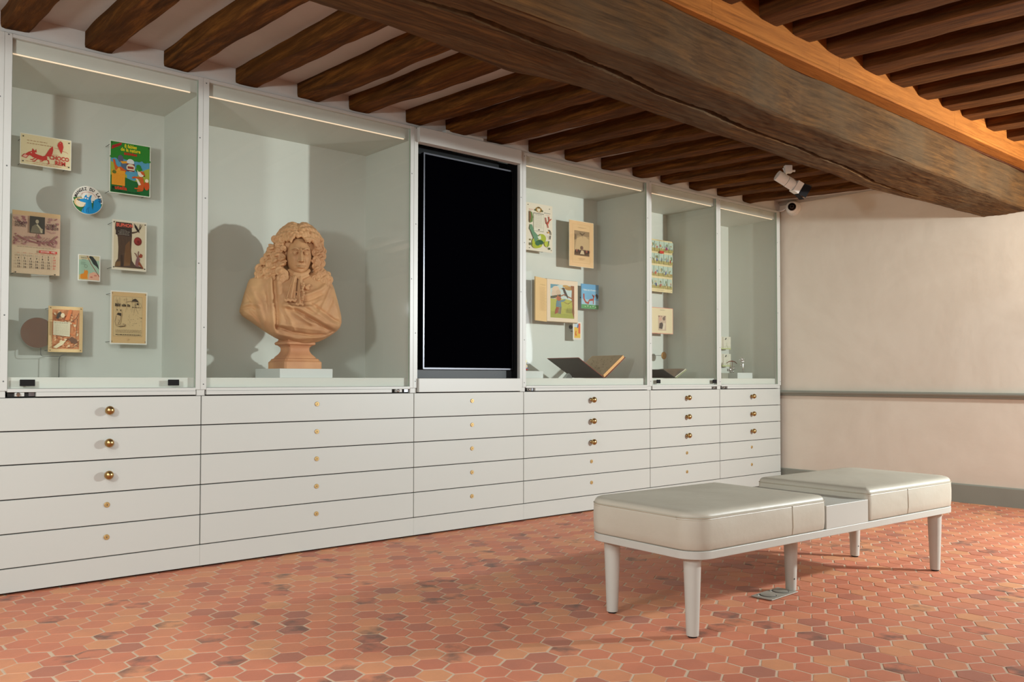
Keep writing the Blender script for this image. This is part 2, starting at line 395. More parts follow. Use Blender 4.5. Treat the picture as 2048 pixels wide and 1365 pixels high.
ord_r = ['first', 'second', 'third', 'fourth', 'fifth', 'sixth', 'seventh', 'eighth', 'ninth', 'tenth', 'eleventh', 'twelfth']
pos_v = [2.77, 3.095, 3.351, 3.637, 3.972, 4.255, 4.570, 4.865, 5.131, 5.477, 5.80, 6.10]
for i, a in enumerate(pos_v):
    b = a+[.135, .138, .143, .167, .162, .154, .132, .137, .147, .138, .14, .14][i]
    o = timber('ceiling_joist', a, b, -1.985, YB+.01, zjr, .135, WJR, 50+i*2.3, .005)
    n_from_far = len(pos_v)-i
    lb = {1: 'brown joist right of the girder, nearest the far plaster wall'}.get(n_from_far,
         'brown joist right of the girder, %s counted from the far plaster wall' % (ord_r+['thirteenth'])[n_from_far-1])
    tag(o, lb, 'ceiling beam', 'brown joists on the near side of the girder')

# girder with a long drying crack along its underside
crack = [(-2.6, -1.84), (1.482, -1.857), (1.662, -1.872), (1.883, -1.86), (2.05, -1.856), (2.128, -1.864), (2.346, -1.839), (2.759, -1.787), (3.031, -1.773), (3.357, -1.736), (3.786, -1.72), (4.276, -1.694), (4.866, -1.61), (5.434, -1.60), (6.6, -1.60)]
edgeL = [(-2.6, -1.61), (1.46, -1.63), (2.08, -1.573), (2.417, -1.624), (2.93, -1.591), (3.49, -1.58), (4.03, -1.547), (4.6, -1.53), (5.08, -1.497), (5.5, -1.53), (6.42, -1.585), (6.6, -1.59)]
edgeR = [(-2.6, -1.98), (1.85, -1.985), (2.5, -2.0), (3.1, -1.965), (3.54, -1.93), (3.78, -1.945), (4.4, -1.935), (5.11, -1.927), (6.38, -1.905), (6.6, -1.905)]
def interp(tab, x): return float(np.interp(x, [p[0] for p in tab], [p[1] for p in tab]))
def make_girder():
    bm = bmesh.new(); nx = 620; xs = [-.6+(XW+.6)*i/nx for i in range(nx+1)]
    NB, NS = 92, 26
    rings = []
    for x in xs:
        yl, yr = interp(edgeL, x), interp(edgeR, x); yc = interp(crack, x); yc += .004*noise.noise(Vector((x*11, 0, 0)))+.003*noise.noise(Vector((x*31, 0, 5)))
        wd = .0070+.0040*noise.noise(Vector((x*4, 3, 0)))+ (.002 if x < 3.5 else 0)
        wd = max(.0012, wd)*(1.0 if 0 < x < 5.45 else .0)
        rg = []
        zt = 2.268
        def pt(y, z, nx_, nz_):
            n = noise.noise(Vector((x*2.5, y*7, z*7)))*.009+noise.noise(Vector((x*9, y*30, z*30)))*.0028+noise.noise(Vector((x*30, y*60, z*60)))*.0012
            return (x, y+nx_*n, z+nz_*n)
        for i in range(NS):           # cabinet side face, top to bottom
            t = i/NS; rg.append(pt(yl, zt+(2.03-zt)*t, 1, 0))
        for i in range(NB+1):
            t = i/NB; y = yl+(yr-yl)*t; z = 2.03
            e = min(t, 1-t)*(yl-yr)
            if e < .014: z += (.014-e)*(.55+.5*noise.noise(Vector((x*5, t*3, 0))))
            p = list(pt(y, z, 0, 1))
            if wd > 0:
                d = abs(p[1]-yc); p[2] += .085*max(0, 1-(d/wd/1.6)**2) if d < wd*1.6 else 0
                d2 = abs(p[1]-(yc+.012+.01*noise.noise(Vector((x*3, 8, 8))))); g2 = max(0, noise.noise(Vector((x*1.6, 1, 9))))
                if d2 < .003: p[2] += .012*g2
            rg.append(tuple(p))
        for i in range(1, NS+1):
            t = i/NS; rg.append(pt(yr-.0*t, 2.03+(zt-2.03)*t, -1, 0))
        rings.append([bm.verts.new(p) for p in rg])
    for a, b in zip(rings, rings[1:]):
        for i in range(len(a)-1): bm.faces.new((a[i], a[i+1], b[i+1], b[i]))
        bm.faces.new((a[-1], a[0], b[0], b[-1]))
    bm.faces.new(rings[0][::-1]); bm.faces.new(rings[-1])
    o = obj('ceiling_girder', bm, WG, smooth='auto'); return o
g = make_girder(); tag(g, 'massive grey-brown oak girder with a long crack along its underside', 'ceiling beam')
# top of girder up to ceiling on the cabinet side, hidden packing + moulded fascia board on the near side
bm = bmesh.new()
yf = -2.0
prof = [(-1.93, 2.2715), (-2.012, 2.2715), (-2.017, 2.277), (-2.016, 2.284), (-2.008, 2.290), (-2.003, 2.293), (yf, 2.298), (yf, 2.52), (-1.93, 2.52)]
segs = [(-.6, 2.77), (2.7712, 3.75), (3.7512, 5.03), (5.0312, XW)]
for a, b in segs:
    A = [bm.verts.new((a, y, z)) for y, z in prof]; B = [bm.verts.new((b, y, z)) for y, z in prof]
    for i in range(len(prof)): bm.faces.new((A[i], A[(i+1) % len(prof)], B[(i+1) % len(prof)], B[i]))
    bm.faces.new(A[::-1]); bm.faces.new(B)
tag(obj('fascia_board', bm, WT), 'orange-brown moulded board running along the top of the girder', 'moulding')
bm = bmesh.new(); box(bm, -.6, XW, -1.925, -1.66, 2.266, 2.5)
struct('trim_1', bm, WB)
# trims on the right wall
bm = bmesh.new()
prof = [(0, .742), (.012, .742), (.018, .748), (.020, .757), (.034, .762), (.040, .772), (.040, .780), (.034, .787), (0, .787)]
A = [bm.verts.new((XW-d, 0.02, z)) for d, z in prof]; B = [bm.verts.new((XW-d, YB, z)) for d, z in prof]
for i in range(len(prof)): bm.faces.new((A[i], A[(i+1) % len(prof)], B[(i+1) % len(prof)], B[i]))
bm.faces.new(A[::-1]); bm.faces.new(B)
struct('trim_2', bm, MT['trimg'])
bm = bmesh.new(); prof = [(0, -.002), (.016, -.002), (.016, .126), (.008, .133), (0, .134)]
A = [bm.verts.new((XW-d, 0.02, z)) for d, z in prof]; B = [bm.verts.new((XW-d, YB, z)) for d, z in prof]
for i in range(len(prof)): bm.faces.new((A[i], A[(i+1) % len(prof)], B[(i+1) % len(prof)], B[i]))
bm.faces.new(A[::-1]); bm.faces.new(B)
struct('baseboard_right', bm, MT['trimg'])
bm = bmesh.new(); prof = [(0, 2.352), (.010, 2.353), (.022, 2.372), (.022, 2.40), (0, 2.40)]
A = [bm.verts.new((XW-d, 0.02, z)) for d, z in prof]; B = [bm.verts.new((XW-d, -1.6, z)) for d, z in prof]
for i in range(len(prof)): bm.faces.new((A[i], A[(i+1) % len(prof)], B[(i+1) % len(prof)], B[i]))
bm.faces.new(A[::-1]); bm.faces.new(B)
struct('trim_3', bm, mat('grey_ledge', (160, 154, 144), .7))

# ------------------------------------------------------------------ wall cabinets
SEAM = [0.730, 1.558, 2.757, 3.578, 4.785, 5.618, 6.471]
ZL = [0.804, 0.665, 0.528, 0.387, 0.248, 0.109]
POST = [(.708, .759), (1.528, 1.579), (2.724, 2.775), (3.541, 3.592), (4.747, 4.802), (5.576, 5.631), (6.425, 6.471)]
KX = [1.148, 2.157, 3.170, 4.183, 5.205, 6.045]
LBL = ['white display cabinet at the left edge holding fable posters and a calendar',
 'wide white display cabinet holding the terracotta bust, five lock drawers below',
 'white cabinet framing the tall black screen, five lock drawers below',
 'wide white display cabinet holding the large open book, three brass knobs',
 'narrow white display cabinet holding the comic sheet and a medal',
 'narrow white display cabinet beside the far plaster wall, holding silver figurines']
def knob_bm():
    bm = bmesh.new()
    lathe(bm, [(.0001, 0), (.012, 0), (.012, -.002), (.006, -.005), (.0055, -.012)], 20, 'y')
    ball(bm, (0, -.026, 0), (.0195, .0165, .0195), 3)
    return bm
kb = knob_bm(); KM = bpy.data.meshes.new('knob'); bmesh.ops.recalc_face_normals(kb, faces=kb.faces[:]); kb.to_mesh(KM); kb.free(); KM.materials.append(MT['brass'])
for p in KM.polygons: p.use_smooth = True
kb = bmesh.new(); lathe(kb, [(.0001, 0), (.0118, 0), (.0118, -.0035), (.0105, -.0045), (.0001, -.0045)], 24, 'y')
kb.normal_update()
lathe(kb, [(.0001, -.0044), (.0062, -.0044), (.0062, -.0056), (.0001, -.0056)], 20, 'y'); nf = len(kb.faces)
box(kb, -.0012, .0012, -.0060, -.0050, -.004, .0035)
kb.faces.ensure_lookup_table()
for f in kb.faces[nf:]: f.material_index = 1
LM = bpy.data.meshes.new('lock'); bmesh.ops.recalc_face_normals(kb, faces=kb.faces[:]); kb.to_mesh(LM); kb.free(); LM.materials.append(MT['brassd']); LM.materials.append(MT['dark'])
def mesh_obj(name, me, parent, loc):
    o = bpy.data.objects.new(name, me); COL.objects.link(o); o.parent = parent; o.location = loc; return o
SD = .50
screw_bm = bmesh.new(); lathe(screw_bm, [(.0001, 0), (.0032, 0), (.0026, -.0012), (.0001, -.0012)], 12, 'y')
SM = bpy.data.meshes.new('screw'); bmesh.ops.recalc_face_normals(screw_bm, faces=screw_bm.faces[:]); screw_bm.to_mesh(SM); screw_bm.free(); SM.materials.append(MT['wire'])
def post_part(root, i, x0, x1, X):
    bm = bmesh.new(); c = x0+(x1-x0)*.45
    zb = .830
    box(bm, x0-X, c-.0006-X, -.006, .020, zb, 2.298); box(bm, c+.0006-X, x1-X, -.006, .020, zb, 2.298); box(bm, c-.001-X, c+.001-X, -.0045, .02, zb, 2.298)
    p = obj('post', bm, MT['white2'], root, bevel=.0008, seg=1)
    for z, s in ((2.283, 1), (2.02, -1), (1.74, 1), (1.43, -1), (1.13, 1), (.862, 1)):
        mesh_obj('screw', SM, p, (c-X+.014*s, -.0062, z+.01*math.sin(i*3+z)))
    bm = bmesh.new(); box(bm, x0+.006-X, x1-.006-X, -.001, .020, .803, zb-.001)
    obj('post_foot', bm, MT['white2'], root)
for i in range(6):
    xl, xr_ = SEAM[i], SEAM[i+1]; X = (xl+xr_)/2
    root = thing('display_cabinet' if i != 2 else 'screen_cabinet', LBL[i], 'cabinet', (X, 0, 0), 0, 'white wall cabinets')
    g = .0023
    if i == 2: tag(root, group='white wall cabinets')
    bm = bmesh.new()   # base carcass behind the drawer fronts
    box(bm, xl+.0005-X, xr_-.0005-X, .0215, .53, .02, .806)
    obj('base_carcass', bm, MT['dark'], root)
    bm = bmesh.new(); box(bm, xl+.0004-X, xr_-.0004-X, 0, .0205, .012, ZL[5]-g)
    obj('plinth', bm, MT['white'], root)
    for k in range(5):
        d = obj('drawer', BX(xl+g-X, xr_-g-X, 0, .020, ZL[k+1]+g, ZL[k]-g-(.001 if k == 0 else 0)), MT['white'], root, bevel=.001, seg=1)
        zc = [.743, .602, .463, .333, .193][k] if i in (0, 3, 4, 5) else [.752, .611, .472, .332, .192][k]
        if i in (0, 3, 4, 5) and k < 3: mesh_obj('knob', KM, d, (KX[i]-X, 0, zc))
        else: mesh_obj('lock', LM, d, (KX[i]-X, 0, zc))
    # posts
    if i == 0: post_part(root, 0, *POST[0], X)
    post_part(root, i+1, *POST[i+1], X)
    px0, px1 = POST[i][1]-X, POST[i+1][0]-X
    il, ir = xl+.010-X, xr_-.012-X
    bm = bmesh.new()
    if i != 2:
        box(bm, xl+.0005-X, il, .022, SD+.015, .840, 2.285); box(bm, ir, xr_-.0005-X, .022, SD+.015, .840, 2.285)   # sides
        box(bm, il, ir, SD, SD+.015, .840, 2.285)
        box(bm, il, ir, .022, SD, .840, .886); box(bm, il, ir, .022, SD, 2.228, 2.285)
        obj('case', bm, MT['case'], root)
        obj('top_rail', BX(px0, px1, -.004, .020, 2.283, 2.298), MT['white2'], root, bevel=.0008, seg=1)
        # LED line along the front of the soffit
        obj('light_strip', BX(il+.004, ir-(.045 if i < 4 else .05), .026, .034, 2.2240, 2.2278), MT['led'], root)
        # glass door
        bm = bmesh.new(); box(bm, px0+.0015, px1-.0015, -.002, .005, .838, 2.281)
        bm.faces.ensure_lookup_table()
        for f in bm.faces:
            if abs(f.calc_center_median().x-px0-.0015) < .001 or abs(f.calc_center_median().x-px1+.0015) < .001: f.material_index = 1
        dr = obj('glass_door', bm, [MT['glass'], MT['edge']], root)
        lockside = {0: -1, 1: 1, 3: -1, 4: 1, 5: -1}[i]
        ll = .105 if i == 0 else .12 if i == 1 else .075
        bm = bmesh.new(); a, b = (px0+(.0), px1)
        box(bm, a, b, -.008, .018, .825, .839)
        if lockside < 0: box(bm, a+ll, b, -.010, .018, .8065, .8245)
        else: box(bm, a, b-ll, -.010, .018, .8065, .8245)
        obj('bottom_rail', bm, MT['white2'], dr, bevel=.0008, seg=1)
        x0 = a+.004 if lockside < 0 else b-ll+.002; x1 = x0+ll-.008
        bm = bmesh.new(); box(bm, x0, x1, .010, .018, .8065, .8245)
        box(bm, x0+(x1-x0)*.25, x0+(x1-x0)*.6, -.004, .012, .808, .8235, 1)
        box(bm, x0+(x1-x0)*.78, x1, .004, .012, .808, .8235, 2)
        lk = obj('door_lock', bm, [MT['dark'], MT['white2'], MT['steel']], dr)
        bm = bmesh.new(); lathe(bm, [(.0001, 0), (.0078, 0), (.0078, -.012), (.006, -.0135), (.0001, -.0135)], 20, 'y', (x0+(x1-x0)*.36, -.002, .816))
        obj('lock_cylinder', bm, MT['chrome'], root, smooth='auto')
        if i in (0, 4):
            for cx, wd in (((.832, .056), (1.427, .050)) if i == 0 else ((4.873, .040), (5.545, .048))):
                bm = BX(cx-wd/2-X, cx+wd/2-X, -.009, -.0025, .850, .877)
                obj('felt_pad', bm, MT['blackmat'], dr, bevel=.002)
    else:
        bm = bmesh.new(); box(bm, px0-.004, px1+.004, .12, .135, .880, 2.24); box(bm, px0-.006, px0, .018, .13, .88, 2.24); box(bm, px1, px1+.006, .018, .13, .88, 2.24)
        obj('recess_panel', bm, MT['black'], root)
        bm = bmesh.new(); box(bm, px0-.006, px1-.010, -.030, .02, 2.213, 2.296); obj('header_panel', bm, MT['white2'], root, bevel=.0012)
        bm = bmesh.new(); box(bm, px0+.002, px1+.004, -.020, .02, .807, .884); obj('sill_panel', bm, MT['white2'], root, bevel=.0012)
        bm = bmesh.new(); box(bm, px0, px1, .075, .119, .886, .934); obj('lower_cover', bm, mat('anthracite', (44, 46, 48), .5), root)
        mesh_obj('screw', SM, root, (px0+.035, .0745, .905)); mesh_obj('screw', SM, root, (px1-.13, .0745, .905))
# the tall screen
sx0, sx1, sz0, sz1 = 2.852, 3.5345, .937, 2.183
root = thing('screen', 'tall portrait black screen with a thin steel rim, switched off', 'screen', ((sx0+sx1)/2, .05, sz0))
hw = (sx1-sx0)/2; hh = sz1-sz0
bm = bmesh.new(); box(bm, -hw+.01, hw-.01, .004, .0695, 0.01, hh-.01); obj('housing', bm, MT['black'], root)
bm = bmesh.new(); t = .009
for a in ((-hw, -hw+t, 0, hh), (hw-t, hw, 0, hh), (-hw+t, hw-t, 0, t), (-hw+t, hw-t, hh-t, hh)): box(bm, a[0], a[1], 0, .03, a[2], a[3])
obj('rim', bm, mat('dark_steel', (90, 90, 95), .35, metal=1.0), root)
obj('display_panel', BX(-hw+t, hw-t, .003, .0039, t, hh-t), MT['screen'], root)
tag(obj('slim_casing', BX(-.14, .14, -.018, .02, 0, .022), MT['white2'], bevel=.002), 'slim white casing lying on top of the screen cabinet', 'casing').location = (3.10, .0, 2.2975)

# ------------------------------------------------------------------ printed matter
PC = {}
def pm(rgb, rough=.6):
    k = tuple(rgb)
    if k not in PC: PC[k] = mat('print_ink', rgb, rough, spec=.3, noise_amt=.05, noise_scale=120)
    return PC[k]
class Art:
    """flat print: slab plus layered coloured shapes, coordinates 0..1 across and up"""
    def __init__(s, w, h, paper, thick=.0025, mount=None, border=0.0, round_=False):
        s.w, s.h, s.k = w, h, 0; s.bm = bmesh.new(); s.mats = []; s.t = thick
        if round_: s._disc(paper, w/2)
        else:
            mi = s.mi(mount or paper); box(s.bm, -w/2, w/2, 0, thick, 0, h, mi)
            if mount: s.rect(border/w, border/h, 1-border/w, 1-border/h, paper)
    def _disc(s, c, r):
        mi = s.mi(c); n0 = len(s.bm.faces); lathe(s.bm, [(.0001, 0), (r, 0), (r, s.t), (.0001, s.t)], 64, 'y', (0, 0, s.h/2))
        s.bm.faces.ensure_lookup_table()
        for f in s.bm.faces[n0:]: f.material_index = mi
    def mi(s, c):
        m = pm(c)
        if m not in s.mats: s.mats.append(m)
        return s.mats.index(m)
    def P(s, x, y): return ((x-.5)*s.w, -.0001-.00008*s.k, y*s.h)
    def poly(s, pts, c):
        s.k += 1; mi = s.mi(c); vs = [s.bm.verts.new(s.P(*p)) for p in pts]
        try: f = s.bm.faces.new(vs); f.material_index = mi
        except Exception: return
        f.normal_update()
        if len(vs) > 4: bmesh.ops.triangulate(s.bm, faces=[f])
    def rect(s, x0, y0, x1, y1, c): s.poly([(x0, y0), (x1, y0), (x1, y1), (x0, y1)], c)
    def ell(s, cx, cy, rx, ry, c, n=20, rot=0):
        asp = s.h/s.w; pts = []
        for i in range(n):
            t = 2*PI*i/n; a, b = rx*math.cos(t), ry*math.sin(t)*asp
            pts.append((cx+a*math.cos(rot)-b*math.sin(rot), cy+(a*math.sin(rot)+b*math.cos(rot))/asp))
        s.poly(pts, c)
    def line(s, pts, wd, c, taper=False):
        s.k += 1; mi = s.mi(c); asp = s.h/s.w; q = [Vector((p[0], p[1]*asp)) for p in pts]; L = []
        for i, p in enumerate(q):
            d = (q[min(i+1, len(q)-1)]-q[max(i-1, 0)]).normalized(); n = Vector((-d.y, d.x))
            w_ = wd*(1-i/(len(q)-1)*.85 if taper else 1)/2
            L.append((p+n*w_, p-n*w_))
        for a, b in zip(L, L[1:]):
            f = s.bm.faces.new([s.bm.verts.new(s.P(v.x, v.y/asp)) for v in (a[0], a[1], b[1], b[0])]); f.material_index = mi
    def text(s, t, x, y, size, c, align='LEFT', rot=0, bold=0.0, sx=1.0):
        s.k += 1; mi = s.mi(c)
        cu = bpy.data.curves.new('txt', 'FONT'); cu.body = t; cu.size = size*s.w; cu.align_x = align; cu.align_y = 'CENTER'; cu.offset = bold*size*s.w; cu.resolution_u = 2
        o = bpy.data.objects.new('txt', cu); COL.objects.link(o); dg = bpy.context.evaluated_depsgraph_get(); dg.update()
        me = bpy.data.meshes.new_from_object(o.evaluated_get(dg)); bpy.data.objects.remove(o); bpy.data.curves.remove(cu)
        b2 = bmesh.new(); b2.from_mesh(me); vm = {}
        X, Y, Z = s.P(x, y)
        for v in b2.verts:
            a, b = v.co.x*sx, v.co.y
            vm[v.index] = s.bm.verts.new((X+a*math.cos(rot)-b*math.sin(rot), Y, Z+a*math.sin(rot)+b*math.cos(rot)))
        for f in b2.faces:
            try: g = s.bm.faces.new([vm[v.index] for v in f.verts]); g.material_index = mi
            except Exception: pass
        b2.free(); bpy.data.meshes.remove(me)
    def squig(s, x0, x1, y, size, c, seed=0, rot=0):
        """a line of small print too fine to read"""
        r = random.Random(seed*7+int(y*999)); x = x0
        while x < x1-.01:
            l = min(r.uniform(.02, .07), x1-x)
            s.line([(x, y+(x-x0)*rot), (x+l, y+(x+l-x0)*rot)], size, c); x += l+.014
    def done(s, name, x, y, z, parent=None):
        me = bpy.data.meshes.new(name); s.bm.to_mesh(me); s.bm.free()
        o = link(name, me, parent, s.mats); o.location = (x, y, z); return o
PINM = mat('pin_steel', (80, 78, 72), .4, metal=.6)
def pins(o, w, h, pts, back, r=.0028, headc=None):
    for px, pz in pts:
        bm = bmesh.new(); cyl(bm, (px*w-w/2, -.0030-.0005, pz*h), (px*w-w/2, -.0001, pz*h), r, r, 12); cyl(bm, (px*w-w/2, .0, pz*h), (px*w-w/2, back, pz*h), .0012, None, 8)
        obj('pin', bm, headc or PINM, o, smooth='auto')
C4 = [(.05, .05), (.95, .05), (.05, .95), (.95, .95)]
RED = (196, 62, 52)
# --- red fox and bird card
a = Art(.2135, .142, (224, 208, 166), mount=(236, 230, 212), border=.003)
a.squig(.13, .52, .79, .013, (170, 130, 90), 1); a.squig(.13, .60, .70, .013, (170, 130, 90), 2)
a.poly([(.47, .34), (.56, .36), (.62, .44), (.64, .60), (.63, .72), (.57, .62), (.52, .48)], RED)          # tail
a.poly([(.20, .36), (.27, .40), (.34, .37), (.44, .34), (.50, .38), (.53, .30), (.50, .22), (.40, .20), (.32, .24), (.25, .26), (.21, .30)], RED)   # body
a.poly([(.10, .33), (.16, .41), (.21, .45), (.27, .46), (.30, .38), (.24, .30), (.16, .31)], RED)           # head
a.poly([(.22, .43), (.24, .55), (.29, .46)], RED); a.poly([(.26, .43), (.31, .54), (.32, .43)], RED)
a.ell(.215, .40, .012, .012, (236, 220, 190))
a.line([(.30, .26), (.24, .18), (.20, .18)], .018, RED); a.line([(.34, .24), (.28, .14), (.24, .14)], .018, RED)
a.line([(.47, .24), (.42, .17), (.38, .17)], .018, RED); a.line([(.50, .26), (.55, .22), (.56, .12), (.53, .11)], .02, RED)
a.poly([(.03, .24), (.08, .34), (.17, .30), (.12, .20)], (186, 60, 52)); a.poly([(.05, .25), (.09, .32), (.15, .29), (.11, .215)], (226, 170, 150))
a.poly([(.74, .86), (.78, .92), (.82, .88), (.84, .74), (.82, .60), (.80, .50), (.78, .56), (.75, .66), (.72, .76), (.73, .82)], RED)
a.ell(.775, .86, .008, .008, (236, 210, 180)); a.line([(.66, .66), (.72, .66), (.76, .64)], .006, RED); a.line([(.82, .60), (.90, .58), (.93, .54)], .006, RED)
a.squig(.63, .75, .44, .006, RED, 3)
a.text('CHOCO', .76, .335, .125, RED, 'CENTER', bold=.035, sx=.82); a.text('REM', .78, .175, .125, RED, 'CENTER', bold=.035, sx=.9)
a.squig(.12, .93, .115, .006, (190, 110, 80), 4); a.squig(.25, .80, .06, .006, (190, 110, 80), 5)
o = a.done('fable_card', .9785, .400, 1.856); tag(o, 'cream card with a running red fox and a red bird, top left of its case', 'card')
pins(o, .2135, .142, [(.06, .10), (.95, .10), (.06, .90), (.95, .90)], .10)
# --- green poster
GR, GRD, SKY, YG, ORG = (46, 132, 46), (30, 104, 50), (88, 158, 190), (168, 176, 70), (206, 92, 36)
a = Art(.1915, .255, GR, mount=(228, 228, 214), border=.004)
a.rect(.03, .36, .97, .68, SKY)
a.poly([(.03, .30), (.97, .26), (.97, .56), (.86, .52), (.74, .44), (.62, .34), (.52, .33), (.40, .38), (.22, .50), (.10, .58), (.03, .60)], YG)
a.poly([(.42, .30), (.62, .28), (.66, .36), (.58, .42), (.48, .52), (.42, .44)], SKY)
a.poly([(.03, .02), (.97, .02), (.97, .20), (.80, .26), (.60, .27), (.40, .32), (.20, .34), (.03, .34)], GRD)
for i in range(12): a.ell(.06+.08*i, .69+.015*math.sin(i*2.3), .06, .028, GR)
a.poly([(.04, .83), (.27, .93), (.29, .985), (.05, .90)], (192, 44, 44)); a.text('CADEAU', .06, .875, .058, (90, 20, 24), rot=.42, bold=.01)
Y_ = (232, 214, 40)
a.text('8 fables', .50, .925, .125, Y_, 'CENTER', bold=.03, sx=.8); a.text('de la nature', .50, .855, .125, Y_, 'CENTER', bold=.03, sx=.8)
a.text('animées', .50, .785, .115, (200, 40, 36), 'CENTER', bold=.035, sx=.85)
a.ell(.26, .67, .07, .07, (92, 96, 112)); a.poly([(.26, .58), (.44, .62), (.50, .52), (.46, .44), (.34, .46), (.28, .52)], (84, 104, 130)); a.poly([(.25, .62), (.42, .64), (.43, .60), (.30, .58)], (232, 160, 40))
a.ell(.50, .63, .09, .06, (222, 226, 222)); a.rect(.41, .565, .60, .60, (120, 34, 36)); a.ell(.505, .52, .105, .075, (226, 214, 180)); a.rect(.43, .50, .58, .545, (150, 60, 50)); a.rect(.41, .455, .60, .475, (130, 38, 34))
a.ell(.70, .56, .06, .045, GR); a.ell(.73, .51, .06, .05, GR); a.ell(.67, .50, .05, .04, (60, 140, 50))
a.poly([(.07, .64), (.12, .64), (.15, .54), (.20, .50), (.26, .52), (.40, .45), (.38, .42), (.24, .44), (.14, .40), (.12, .48)], ORG); a.poly([(.16, .44), (.22, .50), (.26, .46), (.24, .42)], (226, 170, 60))
a.rect(.05, .155, .37, .44, (232, 158, 46)); a.ell(.11, .40, .05, .035, (96, 110, 40))
for i in range(8): a.squig(.09, .34, .37-.026*i, .004, (190, 110, 40), 11+i)
a.poly([(.66, .50), (.70, .46), (.78, .49), (.84, .43), (.80, .38), (.72, .36), (.68, .42)], (238, 226, 210)); a.poly([(.72, .48), (.82, .48), (.86, .40), (.78, .42)], ORG); a.ell(.84, .395, .012, .010, (30, 26, 24))
a.poly([(.70, .38), (.80, .36), (.84, .24), (.82, .12), (.66, .12), (.70, .22), (.74, .28)], ORG); a.poly([(.62, .34), (.68, .32), (.76, .22), (.70, .20)], (236, 224, 204)); a.line([(.74, .34), (.60, .35), (.54, .33)], .045, ORG)
a.line([(.72, .14), (.60, .135)], .03, ORG); a.line([(.80, .11), (.66, .09)], .03, ORG)
a.ell(.90, .21, .065, .085, (206, 84, 34)); a.ell(.90, .31, .045, .035, (238, 226, 200))
a.text('n', .05, .105, .135, (24, 30, 26), bold=.03); a.text('utella', .118, .105, .135, (214, 66, 44), bold=.03)
a.text('Des recettes sont dans la nature', .04, .045, .055, (20, 30, 20), bold=.012, sx=.95)
o = a.done('fable_poster', 1.351, .400, 1.780); tag(o, 'green poster with yellow title, crow holding a jar and orange fox', 'poster'); pins(o, .1915, .255, C4, .10)
# --- round badge
a = Art(.134, .134, (230, 224, 212), round_=True, thick=.004)
R0 = .5
def inside(pts): return [(x, y) for x, y in pts]
def circ_clip(f0, f1, n=24, r=.485): return [(.5+r*math.cos(t), .5+r*math.sin(t)) for t in [f0+(f1-f0)*i/n for i in range(n+1)]]
a.poly(circ_clip(PI*1.05, PI*1.95), (40, 104, 52)); a.poly([(.03, .55), (.30, .60), (.36, .40), (.10, .30)], (44, 112, 50))
a.ell(.26, .40, .20, .17, (226, 192, 140)); a.ell(.28, .39, .16, .14, (232, 214, 184))
BL = (24, 140, 200)
a.poly(circ_clip(-1.9, -.45, 20)+[(.93, .60), (.86, .62), (.74, .55), (.68, .44), (.67, .16), (.64, .30), (.62, .50), (.60, .56), (.64, .70), (.58, .68), (.54, .60), (.48, .61), (.46, .70), (.40, .64), (.37, .54), (.24, .51), (.20, .47), (.26, .43), (.44, .40), (.42, .30), (.34, .18), (.30, .08)], BL)
a.poly([(.66, .50), (.70, .50), (.68, .20)], (24, 84, 60)); a.line([(.42, .36), (.36, .2), (.36, .08)], .012, (20, 44, 90)); a.line([(.50, .24), (.46, .14), (.48, .06)], .012, (20, 44, 90)); a.line([(.55, .26), (.51, .18), (.53, .06)], .01, (20, 44, 90))
a.ell(.205, .49, .045, .04, (22, 24, 30)); a.ell(.21, .50, .018, .016, (230, 230, 230)); a.ell(.43, .565, .032, .022, (235, 230, 225)); a.ell(.50, .55, .032, .022, (235, 230, 225)); a.ell(.46, .55, .014, .012, (20, 20, 40))
for q in range(4): a.line([(.88, .60-.045*q), (.97, .61-.045*q)], .014, (20, 40, 80))
msg = 'MANGEZ DU LAIT'
for k, ch in enumerate(msg):
    an = PI*.93-PI*.97*(k+.3)/(len(msg)); a.text(ch, .5+.395*math.cos(an), .5+.395*math.sin(an), .145, (38, 26, 32), 'CENTER', rot=an-PI/2, bold=.03, sx=.8)
for k in range(12):
    an = PI*.76-PI*.60*k/11; x, y = .5+.29*math.cos(an), .5+.29*math.sin(an); a.line([(x-.02*math.sin(an), y+.02*math.cos(an)), (x+.02*math.sin(an), y-.02*math.cos(an))], .014, (206, 120, 110))
a.line([(.22, .60), (.30, .66), (.34, .72)], .008, (90, 80, 70))
o = a.done('round_badge', 1.153, .376, 1.656); tag(o, 'round white badge with a blue fox and black lettering around the rim', 'badge')
bm = bmesh.new(); cyl(bm, (0, .004, .067), (0, .124, .067), .004); obj('spacer', bm, MT['wire'], o)
# --- calendar
PK, PKD = (168, 124, 116), (150, 100, 96)
a = Art(.197, .285, (214, 190, 158), thick=.003)
a.rect(0, .93, 1, 1, (206, 172, 128)); a.rect(0, .44, 1, .93, (198, 164, 140))
rr = random.Random(8)
for i in range(120):
    x, y = rr.uniform(.04, .96), rr.choice([rr.uniform(.74, .91), rr.uniform(.46, .56), rr.uniform(.46, .9)])
    if .30 < x < .70 and y > .62: continue
    if .18 < x < .8 and .53 < y < .68: continue
    a.ell(x, y, rr.uniform(.02, .05), rr.uniform(.008, .022), rr.choice([PK, PKD, (184, 144, 130)]), 9, rr.uniform(-.8, .8))
for i in range(9): a.line([(.12+.05*i, .60-.012*abs(i-4)), (.2+.06*i, .565-.01*abs(i-3)), (.3+.06*i, .60)], .012, PK)
a.line([(.10, .60), (.30, .53), (.55, .50), (.80, .54), (.94, .64)], .03, PKD); a.poly([(.50, .60), (.54, .66), (.56, .62), (.60, .60), (.54, .57)], PKD)
